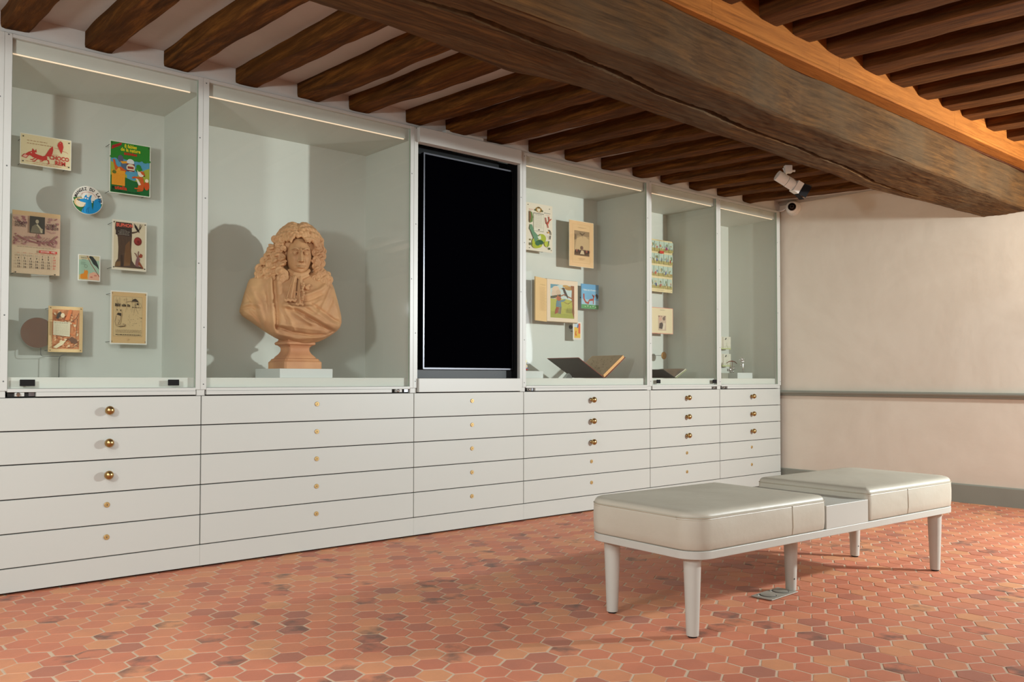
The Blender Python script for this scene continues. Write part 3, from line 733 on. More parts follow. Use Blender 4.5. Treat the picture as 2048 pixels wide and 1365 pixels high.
a.rect(.35, .655, .665, .925, (70, 66, 58)); a.poly([(.37, .66), (.40, .76), (.47, .80), (.52, .78), (.63, .70), (.62, .66)], (120, 112, 92)); a.ell(.505, .845, .035, .032, (176, 164, 136)); a.line([(.50, .80), (.58, .73), (.60, .67)], .035, (186, 176, 146)); a.ell(.59, .72, .035, .018, (176, 160, 130))
a.text('SYNDICAT', .045, .80, .085, (50, 38, 44), bold=.012, sx=.62); a.text("D'INITIATIVE", .045, .755, .08, (50, 38, 44), bold=.012, sx=.50)
a.text('SOCIÉTÉ', .70, .80, .085, (50, 38, 44), bold=.012, sx=.66); a.text('HISTORIQUE', .70, .752, .08, (50, 38, 44), bold=.012, sx=.54)
a.squig(.10, .90, .425, .006, (140, 120, 100), 3)
a.rect(.55, .345, .93, .385, (206, 74, 62)); a.text('JANVIER  1983', .74, .365, .05, (240, 226, 210), 'CENTER', bold=.01)
dn = ['27', '28', '29', '30', '31', '1', '2']; first = [28, 29, 30, 31, 1, 2, 3]
for r_ in range(5):
    for c_ in range(7):
        n_ = [28, 29, 30, 31, 1, 2, 3][c_] if r_ == 0 else 4+(r_-1)*7+c_
        col = (170, 160, 140) if (r_ == 0 and c_ < 4) else (200, 70, 60) if c_ == 6 else (52, 44, 40)
        a.text(str(n_), .13+.123*c_, .285-.046*r_, .058, col, 'CENTER', bold=.02, sx=1.1)
        if r_ == 0: a.squig(.10+.123*c_, .165+.123*c_, .325, .008, (200, 110, 90), c_)
for c_ in range(8): a.line([(.07+.123*c_, .30), (.07+.123*c_, .075)], .0025, (190, 170, 140))
o = a.done('wall_calendar', .944, .400, 1.358); tag(o, 'wall calendar page with a pink engraving and small dark portrait', 'calendar'); pins(o, .197, .285, [(.08, .012), (.90, .012)], .10)
# --- tree poster
a = Art(.161, .243, (216, 202, 172), mount=(230, 222, 204), border=.007)
TR = (84, 66, 54)
a.poly([(.09, .93), (.56, .93), (.57, .70), (.55, .40), (.58, .20), (.66, .12), (.90, .08), (.90, .05), (.08, .05), (.10, .14), (.17, .22), (.18, .45), (.16, .65), (.08, .82)], TR)
a.poly([(.34, .08), (.52, .10), (.55, .30), (.50, .6), (.38, .5), (.36, .3)], (122, 88, 58)); a.poly([(.08, .06), (.12, .15), (.24, .18), (.26, .08)], (122, 92, 60)); a.poly([(.24, .3), (.31, .3), (.33, .07), (.25, .07)], (58, 46, 40))
a.rect(.10, .93, .56, .955, (48, 40, 36)); a.poly([(.10, .70), (.56, .68), (.56, .93), (.10, .93)], (66, 54, 48))
for i in range(14): x = .19+.026*i; a.line([(x, .12+.02*(i % 3)), (x+.008, .66-.05*(i % 4))], .004, (104, 80, 60))
a.text('BUPHON', .11, .895, .15, (226, 104, 84), bold=.035, sx=.78)
for i, (p, q) in enumerate(((.24, .40), (.17, .50), (.20, .47), (.17, .48))): a.squig(p, q, .80-.03*i, .010, (190, 182, 166), 30+i)
a.line([(.56, .76), (.70, .79), (.80, .86), (.86, .95)], .05, TR, True); a.line([(.78, .85), (.80, .95)], .02, TR)
a.poly([(.62, .96), (.70, .90), (.77, .82), (.78, .77), (.70, .82), (.64, .88)], (44, 36, 34))
a.ell(.735, .60, .115, .085, (122, 44, 40)); a.ell(.72, .61, .085, .06, (150, 56, 50)); a.ell(.75, .59, .04, .03, (112, 36, 36))
a.poly([(.66, .10), (.68, .20), (.72, .28), (.76, .30), (.80, .24), (.78, .14), (.76, .08)], (134, 92, 92)); a.poly([(.74, .14), (.88, .06), (.92, .05), (.84, .14), (.78, .20)], (140, 72, 48))
a.line([(.72, .28), (.68, .34), (.64, .36)], .03, (134, 92, 84)); a.line([(.75, .30), (.75, .36), (.76, .40)], .03, (134, 92, 84)); a.poly([(.76, .30), (.82, .36), (.88, .33), (.86, .28), (.80, .27)], (150, 70, 50))
o = a.done('tree_poster', 1.3515, .400, 1.409); tag(o, 'cream poster with a big dark tree trunk and red lettering', 'poster'); pins(o, .161, .243, C4, .10)
# --- small crow card
a = Art(.0985, .124, (160, 190, 166), mount=(234, 232, 224), border=.004)
a.rect(.04, .80, .96, .97, (206, 196, 160)); a.poly([(.45, .04), (.96, .04), (.96, .26), (.72, .36), (.50, .28)], (222, 172, 144)); a.poly([(.04, .04), (.45, .04), (.45, .3), (.04, .22)], (204, 186, 130))
a.poly([(.10, .10), (.12, .24), (.26, .28), (.30, .44), (.34, .38), (.40, .42), (.46, .34), (.42, .2), (.44, .08), (.2, .06)], (226, 142, 44))
a.line([(.40, .96), (.58, .66), (.76, .44), (.96, .18)], .03, (140, 70, 60)); a.poly([(.48, .92), (.54, .96), (.66, .94), (.82, .78), (.90, .62), (.94, .46), (.84, .56), (.68, .66), (.60, .78)], (44, 54, 54))
a.poly([(.40, .86), (.50, .88), (.50, .84)], (222, 180, 80))
a.text('FABLES', .12, .875, .10, (110, 120, 104), sx=.9); a.squig(.18, .36, .80, .02, (90, 150, 160), 2)
for i in range(3): a.squig(.12, .34, .70-.04*i, .01, (70, 90, 80), 5+i)
a.ell(.35, .56, .07, .06, (120, 130, 110)); a.ell(.35, .56, .055, .047, (160, 190, 166)); a.ell(.6, .15, .06, .03, (200, 120, 104)); a.ell(.78, .22, .07, .03, (206, 130, 110))
o = a.done('crow_card', 1.170, .400, 1.344); tag(o, 'small pale green card with a black crow above an orange fox', 'card')
bm = bmesh.new(); cyl(bm, (0, .0025, .06), (0, .10, .06), .003); obj('spacer', bm, MT['wire'], o)
# --- orange fable page
a = Art(.1465, .213, (226, 194, 142), thick=.003)
rr = random.Random(3)
a.rect(.11, .07, .90, .93, (206, 140, 96))
for i in range(150):
    x, y = rr.uniform(.15, .86), rr.uniform(.10, .90); a.ell(x, y, rr.uniform(.015, .05), rr.uniform(.008, .025), rr.choice([(212, 150, 108), (190, 116, 74), (222, 180, 134), (150, 100, 72), (214, 128, 80), (226, 198, 158)]), 8, rr.uniform(-1, 1))
a.poly([(.45, .70), (.58, .93), (.66, .93), (.58, .70)], (214, 124, 78))
a.line([(.64, .66), (.78, .74), (.86, .86)], .02, (120, 84, 64)); a.line([(.82, .74), (.80, .5), (.78, .3), (.86, .18), (.70, .10), (.55, .10)], .016, (104, 78, 60))
a.poly([(.20, .74), (.24, .84), (.32, .88), (.36, .85), (.30, .76), (.26, .70)], (74, 66, 58)); a.ell(.39, .80, .06, .05, (228, 208, 172)); a.line([(.12, .70), (.30, .72), (.52, .68)], .025, (150, 84, 56))
a.poly([(.12, .10), (.36, .24), (.50, .26), (.40, .16), (.22, .08)], (226, 210, 170)); a.poly([(.56, .28), (.66, .34), (.76, .30), (.84, .22), (.74, .18), (.64, .22)], (112, 82, 64))
a.poly([(.12, .37), (.60, .34), (.61, .655), (.12, .67)], (212, 202, 172)); a.squig(.16, .56, .635, .014, (96, 86, 70), 1)
for i in range(9): a.squig(.17, .56, .60-.027*i, .005, (150, 140, 116), 20+i)
o = a.done('fable_page', 1.072, .400, 1.004); tag(o, 'orange tinted old page with a white text box in foliage', 'page'); pins(o, .1465, .213, [(.06, .04), (.94, .04), (.06, .96), (.94, .96)], .10, r=.0018)
# --- sepia fox page
a = Art(.172, .259, (212, 178, 128), mount=(234, 230, 218), border=.0055)
INK = (58, 50, 42)
for (p, q, r_, s_) in ((.08, .15, .86, .153), (.08, .895, .86, .898)): a.rect(p, q, r_, s_, (120, 96, 70))
for x in (.08, .857): a.rect(x, .15, x+.004, .898, (120, 96, 70))
a.rect(.084, .153, .857, .895, (208, 182, 136))
rr = random.Random(6)
for i in range(46):
    x = rr.uniform(.12, .82); y = rr.uniform(.62, .84); a.line([(x, y), (x+rr.uniform(-.02, .02), y+rr.uniform(.02, .06))], .003, (120, 104, 80))
for i in range(34):
    x = rr.uniform(.46, .84); y = rr.uniform(.34, .56); a.ell(x, y, rr.uniform(.004, .014), rr.uniform(.002, .006), (110, 94, 72), 7)
for x0 in (.14, .22, .40, .56): a.line([(x0, .60), (x0+.02, .72), (x0+.01, .88)], .004, (104, 90, 70))
a.line([(.62, .58), (.64, .70), (.66, .86)], .006, (90, 76, 60)); a.line([(.74, .58), (.68, .66), (.66, .76)], .006, (90, 76, 60)); a.line([(.40, .79), (.52, .81), (.64, .80)], .008, (80, 70, 56)); a.line([(.70, .80), (.80, .78), (.84, .70)], .005, (90, 76, 60))
a.poly([(.56, .815), (.60, .85), (.66, .865), (.72, .835), (.74, .80), (.66, .81)], INK); a.ell(.72, .765, .03, .018, INK)
for i, (x, h_) in enumerate(((.11, .055), (.145, .05), (.18, .055), (.22, .05), (.29, .04), (.33, .05), (.37, .04), (.44, .05), (.48, .04))): a.poly([(x, .71), (x+.026, .70), (x+.03, .70+h_), (x+.004, .71+h_)], INK)
a.squig(.56, .80, .70, .014, INK, 4)
a.poly([(.12, .42), (.14, .50), (.18, .58), (.17, .62), (.22, .655), (.27, .62), (.30, .58), (.27, .46), (.25, .37), (.16, .36)], (196, 170, 128)); a.poly([(.15, .55), (.19, .585), (.28, .58), (.28, .52), (.22, .535)], INK); a.poly([(.165, .62), (.15, .655), (.19, .64)], INK); a.poly([(.24, .64), (.28, .65), (.26, .61)], INK)
a.line([(.15, .53), (.11, .42), (.14, .34), (.26, .32), (.38, .34), (.40, .37), (.32, .38)], .008, INK); a.line([(.27, .54), (.25, .45), (.20, .38)], .007, INK); a.line([(.20, .46), (.23, .42), (.21, .38)], .006, INK); a.ell(.31, .352, .07, .02, (190, 164, 122)); a.line([(.22, .332), (.36, .34), (.40, .36)], .01, INK)
for i in range(4): a.squig(.12, .82, .268-.016*i, .006, (120, 100, 76), 40+i)
a.squig(.12, .80, .178, .018, INK, 9); a.ell(.44, .10, .03, .014, (200, 150, 110)); a.ell(.44, .10, .025, .0115, (212, 178, 128))
o = a.done('fox_page', 1.353, .400, 1.048); tag(o, 'tan old page with an ink drawing of a seated fox and crow', 'page'); pins(o, .172, .259, C4, .10, r=.0018)
# --- round mirror on wire stand (left case)
root = thing('round_mirror', 'small round mirror on a bent wire stand behind the orange page', 'mirror', (1.053, .43, .886))
bm = bmesh.new(); lathe(bm, [(.0001, 0), (.0695, 0), (.07, .001), (.07, .003), (.0001, .003)], 48, 'y', (-.096, -.02, .205))
mo = obj('mirror_disc', bm, MT['mirror'], root, smooth='auto')
bm = bmesh.new(); tube(bm, [(0, 0, 0), (0, 0, .085), (.003, -.002, .098), (.012, -.004, .104), (.03, -.005, .106)], .0017, 8); tube(bm, [(0, -.001, .098), (-.07, -.010, .098), (-.078, -.014, .101), (-.081, -.016, .108), (-.081, -.015, .15)], .0012, 8)
obj('wire_stand', bm, MT['wire'], root, smooth=True)

# ------------------------------------------------------------------ fourth case: prints and books
a = Art(.250, .331, (226, 216, 196), thick=.003)
a.squig(.10, .28, .86, .012, (190, 70, 60), 1); a.squig(.10, .2, .83, .008, (150, 140, 120), 2); a.squig(.68, .94, .83, .014, (70, 90, 90), 3); a.squig(.74, .88, .79, .008, (196, 90, 80), 4)
a.ell(.47, .875, .13, .055, (160, 120, 54)); a.ell(.47, .875, .06, .045, (222, 212, 186)); a.ell(.47, .92, .06, .02, (120, 96, 50)); a.ell(.34, .86, .04, .02, (84, 90, 50)); a.ell(.60, .86, .04, .02, (84, 90, 50))
a.poly([(.27, .42), (.66, .42), (.66, .80), (.27, .80)], (120, 124, 90)); a.poly([(.285, .425), (.655, .43), (.655, .79), (.285, .79)], (222, 216, 198)); a.rect(.27, .79, .66, .80, (40, 40, 34))
a.squig(.34, .60, .765, .01, (120, 90, 70), 5)
for i in range(12): a.squig(.33, .60, .74-.022*i, .005, (180, 172, 150), 60+i)
a.ell(.47, .45, .02, .012, (70, 66, 60))
a.poly([(.10, .82), (.20, .80), (.24, .70), (.22, .60), (.12, .57), (.10, .60)], (104, 130, 70)); a.poly([(.10, .82), (.14, .81), (.17, .70), (.12, .58), (.10, .60)], (134, 90, 60))
a.line([(.72, .72), (.74, .64), (.80, .58), (.82, .52)], .03, (190, 72, 56)); a.line([(.80, .60), (.86, .68), (.84, .76)], .035, (196, 84, 62)); a.line([(.86, .67), (.94, .72)], .02, (190, 80, 60)); a.poly([(.70, .73), (.73, .73), (.77, .61), (.74, .60)], (176, 52, 46))
a.ell(.40, .175, .20, .115, (176, 184, 52)); a.ell(.58, .28, .15, .09, (168, 180, 56)); a.ell(.76, .17, .10, .06, (184, 190, 64)); a.ell(.34, .11, .14, .06, (170, 178, 50))
a.poly([(.13, .54), (.20, .54), (.28, .40), (.42, .33), (.46, .27), (.36, .20), (.30, .18), (.26, .26), (.14, .42), (.10, .44)], (104, 144, 112)); a.ell(.50, .19, .13, .05, (50, 92, 60)); a.ell(.40, .16, .09, .05, (60, 106, 66)); a.poly([(.40, .30), (.52, .34), (.54, .26), (.46, .24)], (214, 220, 196))
a.line([(.84, .48), (.90, .44), (.92, .38)], .03, (70, 60, 50)); a.line([(.90, .36), (.88, .28)], .03, (60, 52, 46)); a.line([(.84, .24), (.80, .14), (.76, .08)], .035, (60, 92, 80), True); a.ell(.82, .42, .03, .02, (226, 170, 90)); a.ell(.86, .08, .035, .025, (70, 90, 60)); a.ell(.14, .13, .035, .03, (110, 124, 80)); a.ell(.14, .22, .025, .02, (150, 160, 90)); a.line([(.74, .36), (.80, .3), (.84, .36)], .004, (150, 140, 130))
o = a.done('vegetable_print', 4.0815, .400, 1.770); tag(o, 'cream print with vegetables, red coral and a framed text, upper left in its case', 'print'); pins(o, .250, .331, [(.12, .05), (.95, .05), (.07, .95), (.88, .93)], .10)
# engraving
a = Art(.2525, .334, (222, 182, 134), thick=.004, mount=(232, 218, 192), border=.002)
a.rect(.12, .08, .86, .93, (212, 172, 124)); a.rect(.14, .10, .84, .92, (220, 182, 134))
for (p, q, r_, s_) in ((.20, .245, .82, .25), (.20, .78, .82, .785)): a.rect(p, q, r_, s_, (120, 96, 70))
a.rect(.20, .25, .82, .78, (172, 144, 106)); a.poly([(.20, .30), (.82, .30), (.80, .62), (.60, .70), (.30, .62)], (196, 166, 124)); a.rect(.20, .68, .82, .78, (150, 124, 92)); a.rect(.20, .25, .82, .34, (140, 112, 84))
rr = random.Random(12)
for i in range(26): x = .24+.023*i; a.ell(x, .335+.02*rr.random(), .014, .035, rr.choice([(74, 56, 48), (104, 72, 58), (56, 44, 44), (150, 88, 68)]), 8)
for i in range(22): x = .22+.027*i; a.line([(x, .26), (x+.01, .33)], .01, rr.choice([(60, 46, 40), (96, 70, 56)]))
a.ell(.50, .42, .05, .04, (120, 90, 74)); a.poly([(.42, .28), (.60, .28), (.56, .36), (.46, .36)], (206, 182, 146)); a.line([(.42, .74), (.52, .70), (.62, .75)], .02, (104, 84, 64)); a.line([(.50, .70), (.53, .64)], .006, (90, 74, 58)); a.poly([(.22, .58), (.28, .60), (.30, .70), (.23, .70)], (136, 112, 86))
a.squig(.34, .66, .855, .006, (150, 118, 86), 2); a.squig(.36, .62, .18, .007, (140, 108, 78), 3); a.squig(.40, .56, .155, .005, (150, 118, 86), 4)
o = a.done('framed_engraving', 4.4965, .396, 1.695); tag(o, 'tan sheet with a small engraving of a seated company', 'engraving')
bm = bmesh.new(); cyl(bm, (0, .004, .16), (0, .104, .16), .006); obj('spacer', bm, MT['wire'], o)
# upright open book with colour plate
root = thing('picture_book', 'open picture book standing upright with a plate of crow and fox in blue coat', 'book', (4.140, .385, 1.283), 0)
a = Art(.305, .300, (226, 206, 180), thick=.012)
a.rect(0, 0, 1, .012, (150, 130, 100))
a.rect(.11, .10, .88, .885, (190, 208, 204)); a.poly([(.11, .10), (.88, .10), (.88, .52), (.60, .56), (.30, .54), (.11, .55)], (172, 172, 74)); a.poly([(.11, .10), (.88, .10), (.88, .22), (.5, .2), (.11, .26)], (156, 160, 66))
a.poly([(.11, .78), (.40, .885), (.11, .885)], (88, 146, 164)); a.ell(.28, .76, .12, .09, (214, 190, 164)); a.ell(.22, .66, .08, .08, (206, 184, 162)); a.ell(.36, .70, .08, .07, (200, 176, 150)); a.ell(.70, .82, .14, .05, (170, 128, 66)); a.ell(.60, .86, .10, .03, (190, 150, 80))
a.poly([(.76, .885), (.88, .885), (.88, .10), (.80, .26), (.82, .40), (.79, .60), (.80, .76)], (142, 84, 50)); a.line([(.44, .62), (.55, .66), (.66, .62), (.80, .58)], .028, (150, 92, 52)); a.line([(.55, .48), (.68, .44), (.80, .52)], .01, (120, 84, 60)); a.poly([(.44, .66), (.11, .60), (.11, .55), (.30, .56), (.44, .60)], (70, 72, 50))
a.poly([(.46, .80), (.52, .83), (.56, .81), (.60, .74), (.68, .62), (.67, .57), (.60, .64), (.54, .70), (.51, .77)], (56, 48, 46)); a.poly([(.42, .80), (.48, .81), (.48, .785)], (190, 160, 60)); a.line([(.56, .66), (.57, .62)], .008, (70, 56, 40))
a.poly([(.28, .36), (.30, .50), (.37, .54), (.44, .50), (.46, .36)], (92, 128, 144)); a.line([(.43, .50), (.52, .51), (.58, .545)], .04, (92, 128, 144)); a.poly([(.28, .55), (.31, .60), (.40, .61), (.46, .57), (.42, .51), (.36, .50)], (164, 86, 52)); a.poly([(.31, .59), (.33, .65), (.37, .61)], (164, 86, 52)); a.poly([(.22, .56), (.31, .585), (.31, .545)], (196, 140, 100)); a.line([(.38, .36), (.37, .20)], .04, (130, 120, 104)); a.line([(.44, .36), (.42, .20)], .04, (120, 110, 98)); a.poly([(.30, .36), (.38, .34), (.34, .22), (.24, .18), (.26, .28)], (150, 66, 44))
rr = random.Random(2)
for i in range(60): a.ell(rr.uniform(.14, .85), rr.uniform(.12, .5), rr.uniform(.004, .012), rr.uniform(.003, .008), rr.choice([(150, 150, 60), (190, 186, 96), (120, 124, 60), (196, 170, 90)]), 6)
for i in range(14): a.line([(.60+.02*i, .22), (.62+.018*i, .32+.02*(i % 3))], .005, (110, 110, 60))
r_page = a.done('right_page', .1525, 0, 0, root)
a = Art(.172, .300, (228, 192, 136), thick=.008)
a.squig(.40, .85, .84, .012, (150, 118, 76), 1)
for i in range(20): a.squig(.34, .86-.04*(i % 3), .78-.028*i, .007, (164, 130, 86), 80+i)
lp = a.done('left_page', 0, 0, 0, root)
lp.rotation_euler = (0, 0, math.radians(20)); lp.location = (-.0835, -.030, -.002)
bm = bmesh.new(); box(bm, -.002, .307, .012, .016, -.003, .303); obj('cover', bm, mat('brown_book_cover', (120, 96, 70), .7), root)
bm = bmesh.new(); cyl(bm, (.10, .016, .15), (.10, .115, .15), .006); cyl(bm, (.20, .016, .15), (.20, .115, .15), .006); obj('book_support', bm, MT['wire'], root)
# blue booklet
a = Art(.1815, .180, (112, 172, 206), thick=.006)
a.poly([(0, 0), (1, 0), (1, .17), (.6, .20), (0, .18)], (84, 150, 92)); a.rect(0, .80, 1, 1, (94, 158, 200)); a.poly([(0, .17), (1, .17), (1, .35), (0, .4)], (156, 190, 206))
a.text('Fables de la Fontaine', .12, .76, .088, (228, 234, 232), bold=.012, sx=.98)
a.line([(.40, .22), (.24, .26), (.14, .40), (.13, .60)], .075, (164, 62, 44)); a.poly([(.34, .19), (.42, .36), (.56, .42), (.66, .42), (.68, .56), (.62, .62), (.62, .55), (.72, .56), (.76, .62), (.76, .50), (.72, .44), (.70, .20), (.66, .20), (.66, .34), (.46, .32), (.42, .19)], (168, 68, 48)); a.poly([(.80, .56), (.88, .64), (.98, .56), (.96, .46), (.90, .40), (.86, .48)], (38, 52, 56))
for i in range(6): a.squig(.30, .60, .66-.05*i, .006, (80, 130, 170), 90+i)
for i in range(5): a.ell(.2+.15*i, .08+.03*(i % 2), .03, .02, (200, 216, 180), 8)
o = a.done('blue_booklet', 4.5895, .400, 1.396); tag(o, 'blue booklet with a red fox on grass, right of the picture book', 'booklet')
bm = bmesh.new(); cyl(bm, (0, .006, .09), (0, .10, .09), .005); obj('spacer', bm, MT['wire'], o)
# small card + dark magnet
a = Art(.088, .130, (234, 226, 212), thick=.002)
a.rect(.14, .10, .86, .92, (226, 180, 66)); a.rect(.62, .35, .86, .92, (214, 96, 44)); a.rect(.14, .70, .62, .92, (190, 206, 214)); a.poly([(.46, .66), (.56, .90), (.66, .82), (.60, .66)], (60, 100, 150)); a.poly([(.24, .24), (.30, .50), (.40, .50), (.36, .36), (.46, .22)], (204, 84, 40)); a.squig(.2, .8, .05, .02, (190, 100, 80), 1)
o = a.done('fable_trading_card', 4.490, .434, 1.167); tag(o, 'tiny yellow and orange card hanging below the picture book', 'card')
bm = bmesh.new(); cyl(bm, (0, .002, .065), (0, .066, .065), .003); obj('spacer', bm, MT['wire'], o)
bm = bmesh.new(); lathe(bm, [(.0001, 0), (.013, 0), (.015, -.002), (.015, -.010), (.013, -.012), (.0001, -.012)], 24, 'y', (4.482, .4995, 1.262))
tag(obj('round_magnet', bm, MT['blackmat'], smooth='auto'), 'black round magnet on the back panel beside the tiny card', 'magnet')
# large open book lying in a cradle
def open_book(name, label, sx_, y0, y1, z0, lt, rt, thick_l, thick_r, cover, under, page, edgec, parent=None):
    root = thing(name, label, 'book', (sx_, (y0+y1)/2, z0)); d = (y1-y0)/2
    def slab(nm, x0, za, x1, zb, t, m, inset=0.0, smooth=False):
        v = Vector((x1-x0, 0, zb-za)).normalized(); n = Vector((-v.z, 0, v.x)) * (1 if x1 > x0 else -1)
        bm = bmesh.new(); A = [(x0, za), (x1, zb)]
        ps = []
        for yy in (-d+inset, d-inset):
            for (x, z), k in ((A[0], 0), (A[1], 0), (A[1], t), (A[0], t)): ps.append((x+n.x*k, yy, z+n.z*k))
        vs = [bm.verts.new(p) for p in ps]
        for f in ((0, 1, 2, 3), (7, 6, 5, 4), (0, 4, 5, 1), (1, 5, 6, 2), (2, 6, 7, 3), (3, 7, 4, 0)): bm.faces.new([vs[i] for i in f])
        return obj(nm, bm, m, root)
    c1 = slab('left_cover', -.008, .004, lt[0], lt[1], .003, under)
    c2 = slab('right_cover', .008, .002, rt[0], rt[1], .003, cover)
    if thick_l: slab('left_pages', -.006, .0085, lt[0]*.97, lt[1]*.97+.006, thick_l, edgec, .004)
    f = .96
    pg = slab('right_pages', .002, .006, rt[0]*f, rt[1]*f+.005, thick_r, edgec, .004)
    return root, pg
BKU = mat('dark_book_cloth', (34, 38, 34), .6, noise_amt=.1, noise_scale=60); REDC = mat('red_book_edge', (140, 52, 40), .6)
PGE = mat('page_edges', (222, 172, 112), .8, noise_amt=.12, noise_scale=200); PGT = mat('aged_page', (178, 160, 132), .8, noise_amt=.12, noise_scale=24)
root, pg = open_book('open_book', 'large open book with a dark cover and red edges lying on the case floor', 4.362, .045, .350, .8865, (-.252, .134), (.214, .146), .0, .020, REDC, BKU, PGT, PGE)
# drawing on the right-hand page: page skin with ink lines
v = Vector((.214*.96-.002, 0, .146*.96+.005-.006)).normalized(); n = Vector((-v.z, 0, v.x))
bm = bmesh.new(); p0 = Vector((.002, 0, .006))+n*.0204
L_ = .245
for (s0, s1) in ((0.005, L_),):
    q = [p0+v*s0+Vector((0, -.145, 0)), p0+v*s1+Vector((0, -.145, 0)), p0+v*s1+Vector((0, .145, 0)), p0+v*s0+Vector((0, .145, 0))]
    poly3(bm, q, 0)
rr = random.Random(5)
for i in range(90):
    s = rr.choice([rr.gauss(.17, .03), rr.gauss(.08, .02)]); y = rr.uniform(-.12, .12); l_ = rr.uniform(.004, .02); t = rr.uniform(-1.2, 1.2)
    if not .02 < s < .225: continue
    a_ = p0+n*.0006+v*s+Vector((0, y, 0)); dd = v*l_*math.cos(t)+Vector((0, l_*math.sin(t), 0)); w_ = v.cross(n)*.001+v*.0012
    poly3(bm, [a_-w_, a_+dd-w_, a_+dd+w_, a_+w_], 1)
obj('printed_page', bm, [PGT, mat('faded_ink', (96, 80, 62), .8)], root)
bm = bmesh.new(); tube(bm, [(-.252, -.1545, .134), (-.008, -.1545, .003)], .0022, 6); tube(bm, [(-.252, -.152, .136), (-.252, .152, .136)], .0022, 6)
obj('cover_edge', bm, REDC, root)
bm = bmesh.new(); v_ = [(-.128, .10, 0), (-.058, .10, 0), (-.070, .10, .020), (-.090, .10, .034)]
A = [bm.verts.new(p) for p in v_]; B = [bm.verts.new((p[0], p[1]+.03, p[2])) for p in v_]
bm.faces.new(A); bm.faces.new(B[::-1])
for i in range(4): bm.faces.new((A[i], A[(i+1) % 4], B[(i+1) % 4], B[i]))
bm.transform(Matrix.Translation((4.362, .1975, .8862)))
tag(obj('book_rest', bm, MT['blockw']), 'white wedge rest under the dark cover of the large open book', 'rest')
# white block with small colourful figurine
tag(obj('display_block', BX(3.63, 3.838, .10, .30, .8862, .932), MT['blockw'], bevel=.001), 'low white block at the left end of the open book case', 'block')
root = thing('cheese_figurine', 'tiny yellow and blue figurine on the low white block, half hidden by the post', 'figurine', (3.700, .13, .932))
bm = bmesh.new(); ball(bm, (0.0, 0, .018), (.024, .018, .020)); obj('body', bm, pm((40, 110, 190)), root, smooth=True)
bm = bmesh.new(); ball(bm, (0, -.012, .030), (.014, .012, .014)); obj('face', bm, pm((232, 214, 180)), root, smooth=True)
bm = bmesh.new(); ball(bm, (.004, -.014, .010), (.010, .01, .006)); obj('scarf', bm, pm((206, 60, 44)), root, smooth=True)
bm = bmesh.new(); cyl(bm, (0, 0, .036), (0, 0, .052), .006, .012, 12); ball(bm, (0, 0, .062), (.018, .014, .014)); obj('hat', bm, pm((214, 194, 60)), root, smooth=True)

# ------------------------------------------------------------------ fifth case
a = Art(.300, .416, (222, 204, 158), thick=.003)
rr = random.Random(21); pal = [(150, 166, 150), (186, 170, 120), (120, 140, 130), (176, 100, 84), (70, 80, 130), (130, 120, 80), (214, 190, 150), (96, 110, 80), (196, 180, 150)]
for r_ in range(4):
    y0 = .045+.235*r_+.02; 
    for c_ in range(5):
        x0 = .03+.19*c_; a.rect(x0, y0, x0+.18, y0+.195, (178, 196, 180)); a.rect(x0, y0, x0+.18, y0+.06, (168, 156, 96)); 
        for k in range(7):
            px, py = x0+rr.uniform(.03, .15), y0+rr.uniform(.04, .13); a.ell(px, py, rr.uniform(.010, .026), rr.uniform(.012, .03), rr.choice(pal), 8)
        if (r_+c_) % 3 == 0: a.ell(x0+.12, y0+.13, .03, .03, (110, 130, 96), 9)
        if (c_+2*r_) % 4 == 1: a.ell(x0+.10, y0+.07, .022, .035, (52, 62, 130), 9)
        if (c_+r_) % 4 == 2: a.ell(x0+.07, y0+.06, .02, .035, (176, 60, 50), 9)
a.rect(.41, .735, .58, .785, (196, 60, 48)); a.squig(.30, .7, .985, .006, (150, 130, 100), 2); a.squig(.3, .6, .03, .006, (150, 130, 100), 2)
o = a.done('comic_sheet', 5.396, .400, 1.574); tag(o, 'old colour picture sheet with four rows of small scenes', 'print'); pins(o, .300, .416, [(.05, .03), (.95, .03), (.05, .97), (.95, .97)], .10, r=.0016)
a = Art(.275, .207, (224, 208, 172), thick=.006, mount=(214, 150, 130), border=.005)
for i in range(13): a.rect(.05+.07*i, .05, .052+.07*i, .95, (212, 196, 160))
a.rect(.33, .12, .68, .70, (196, 172, 150)); a.ell(.58, .58, .06, .07, (120, 100, 90)); a.ell(.42, .56, .06, .06, (206, 160, 140)); a.poly([(.36, .2), (.38, .4), (.50, .44), (.56, .3), (.52, .18)], (86, 74, 68)); a.poly([(.50, .16), (.60, .16), (.66, .4), (.56, .42)], (214, 200, 176)); a.squig(.4, .62, .91, .010, (130, 110, 90), 4)
for c, x in (((150, 110, 96), .36), ((170, 140, 120), .46), ((110, 94, 84), .62)): a.ell(x, .66, .03, .03, c, 8)
o = a.done('pink_edged_sheet', 5.389, .380, 1.240); tag(o, 'cream sheet with pink edges and a small etching, below the picture sheet', 'print')
bm = bmesh.new(); cyl(bm, (0, .006, .10), (0, .12, .10), .006); obj('spacer', bm, MT['wire'], o)
root = thing('medal_display', 'round bronze medal held out on a thin wire arm', 'medal', (5.435, .40, 1.068))
bm = bmesh.new(); lathe(bm, [(.0001, -.003), (.012, -.0045), (.026, -.003), (.030, -.002), (.030, .002), (.0001, .002)], 32, 'y'); obj('medal', bm, mat('bronze', (150, 112, 66), .4, metal=.9, noise_amt=.3, noise_scale=120), root, smooth='auto')
bm = bmesh.new(); tube(bm, [(-.02, .004, 0), (-.15, .02, 0), (-.17, .1, 0)], .0016, 6); ball(bm, (-.145, .02, 0), (.009, .009, .014), 2); obj('wire_arm', bm, MT['wire'], root, smooth=True)
GC = mat('green_book_edge', (176, 184, 130), .6); WP = mat('photo_page', (150, 130, 112), .5, noise_amt=.35, noise_scale=30)
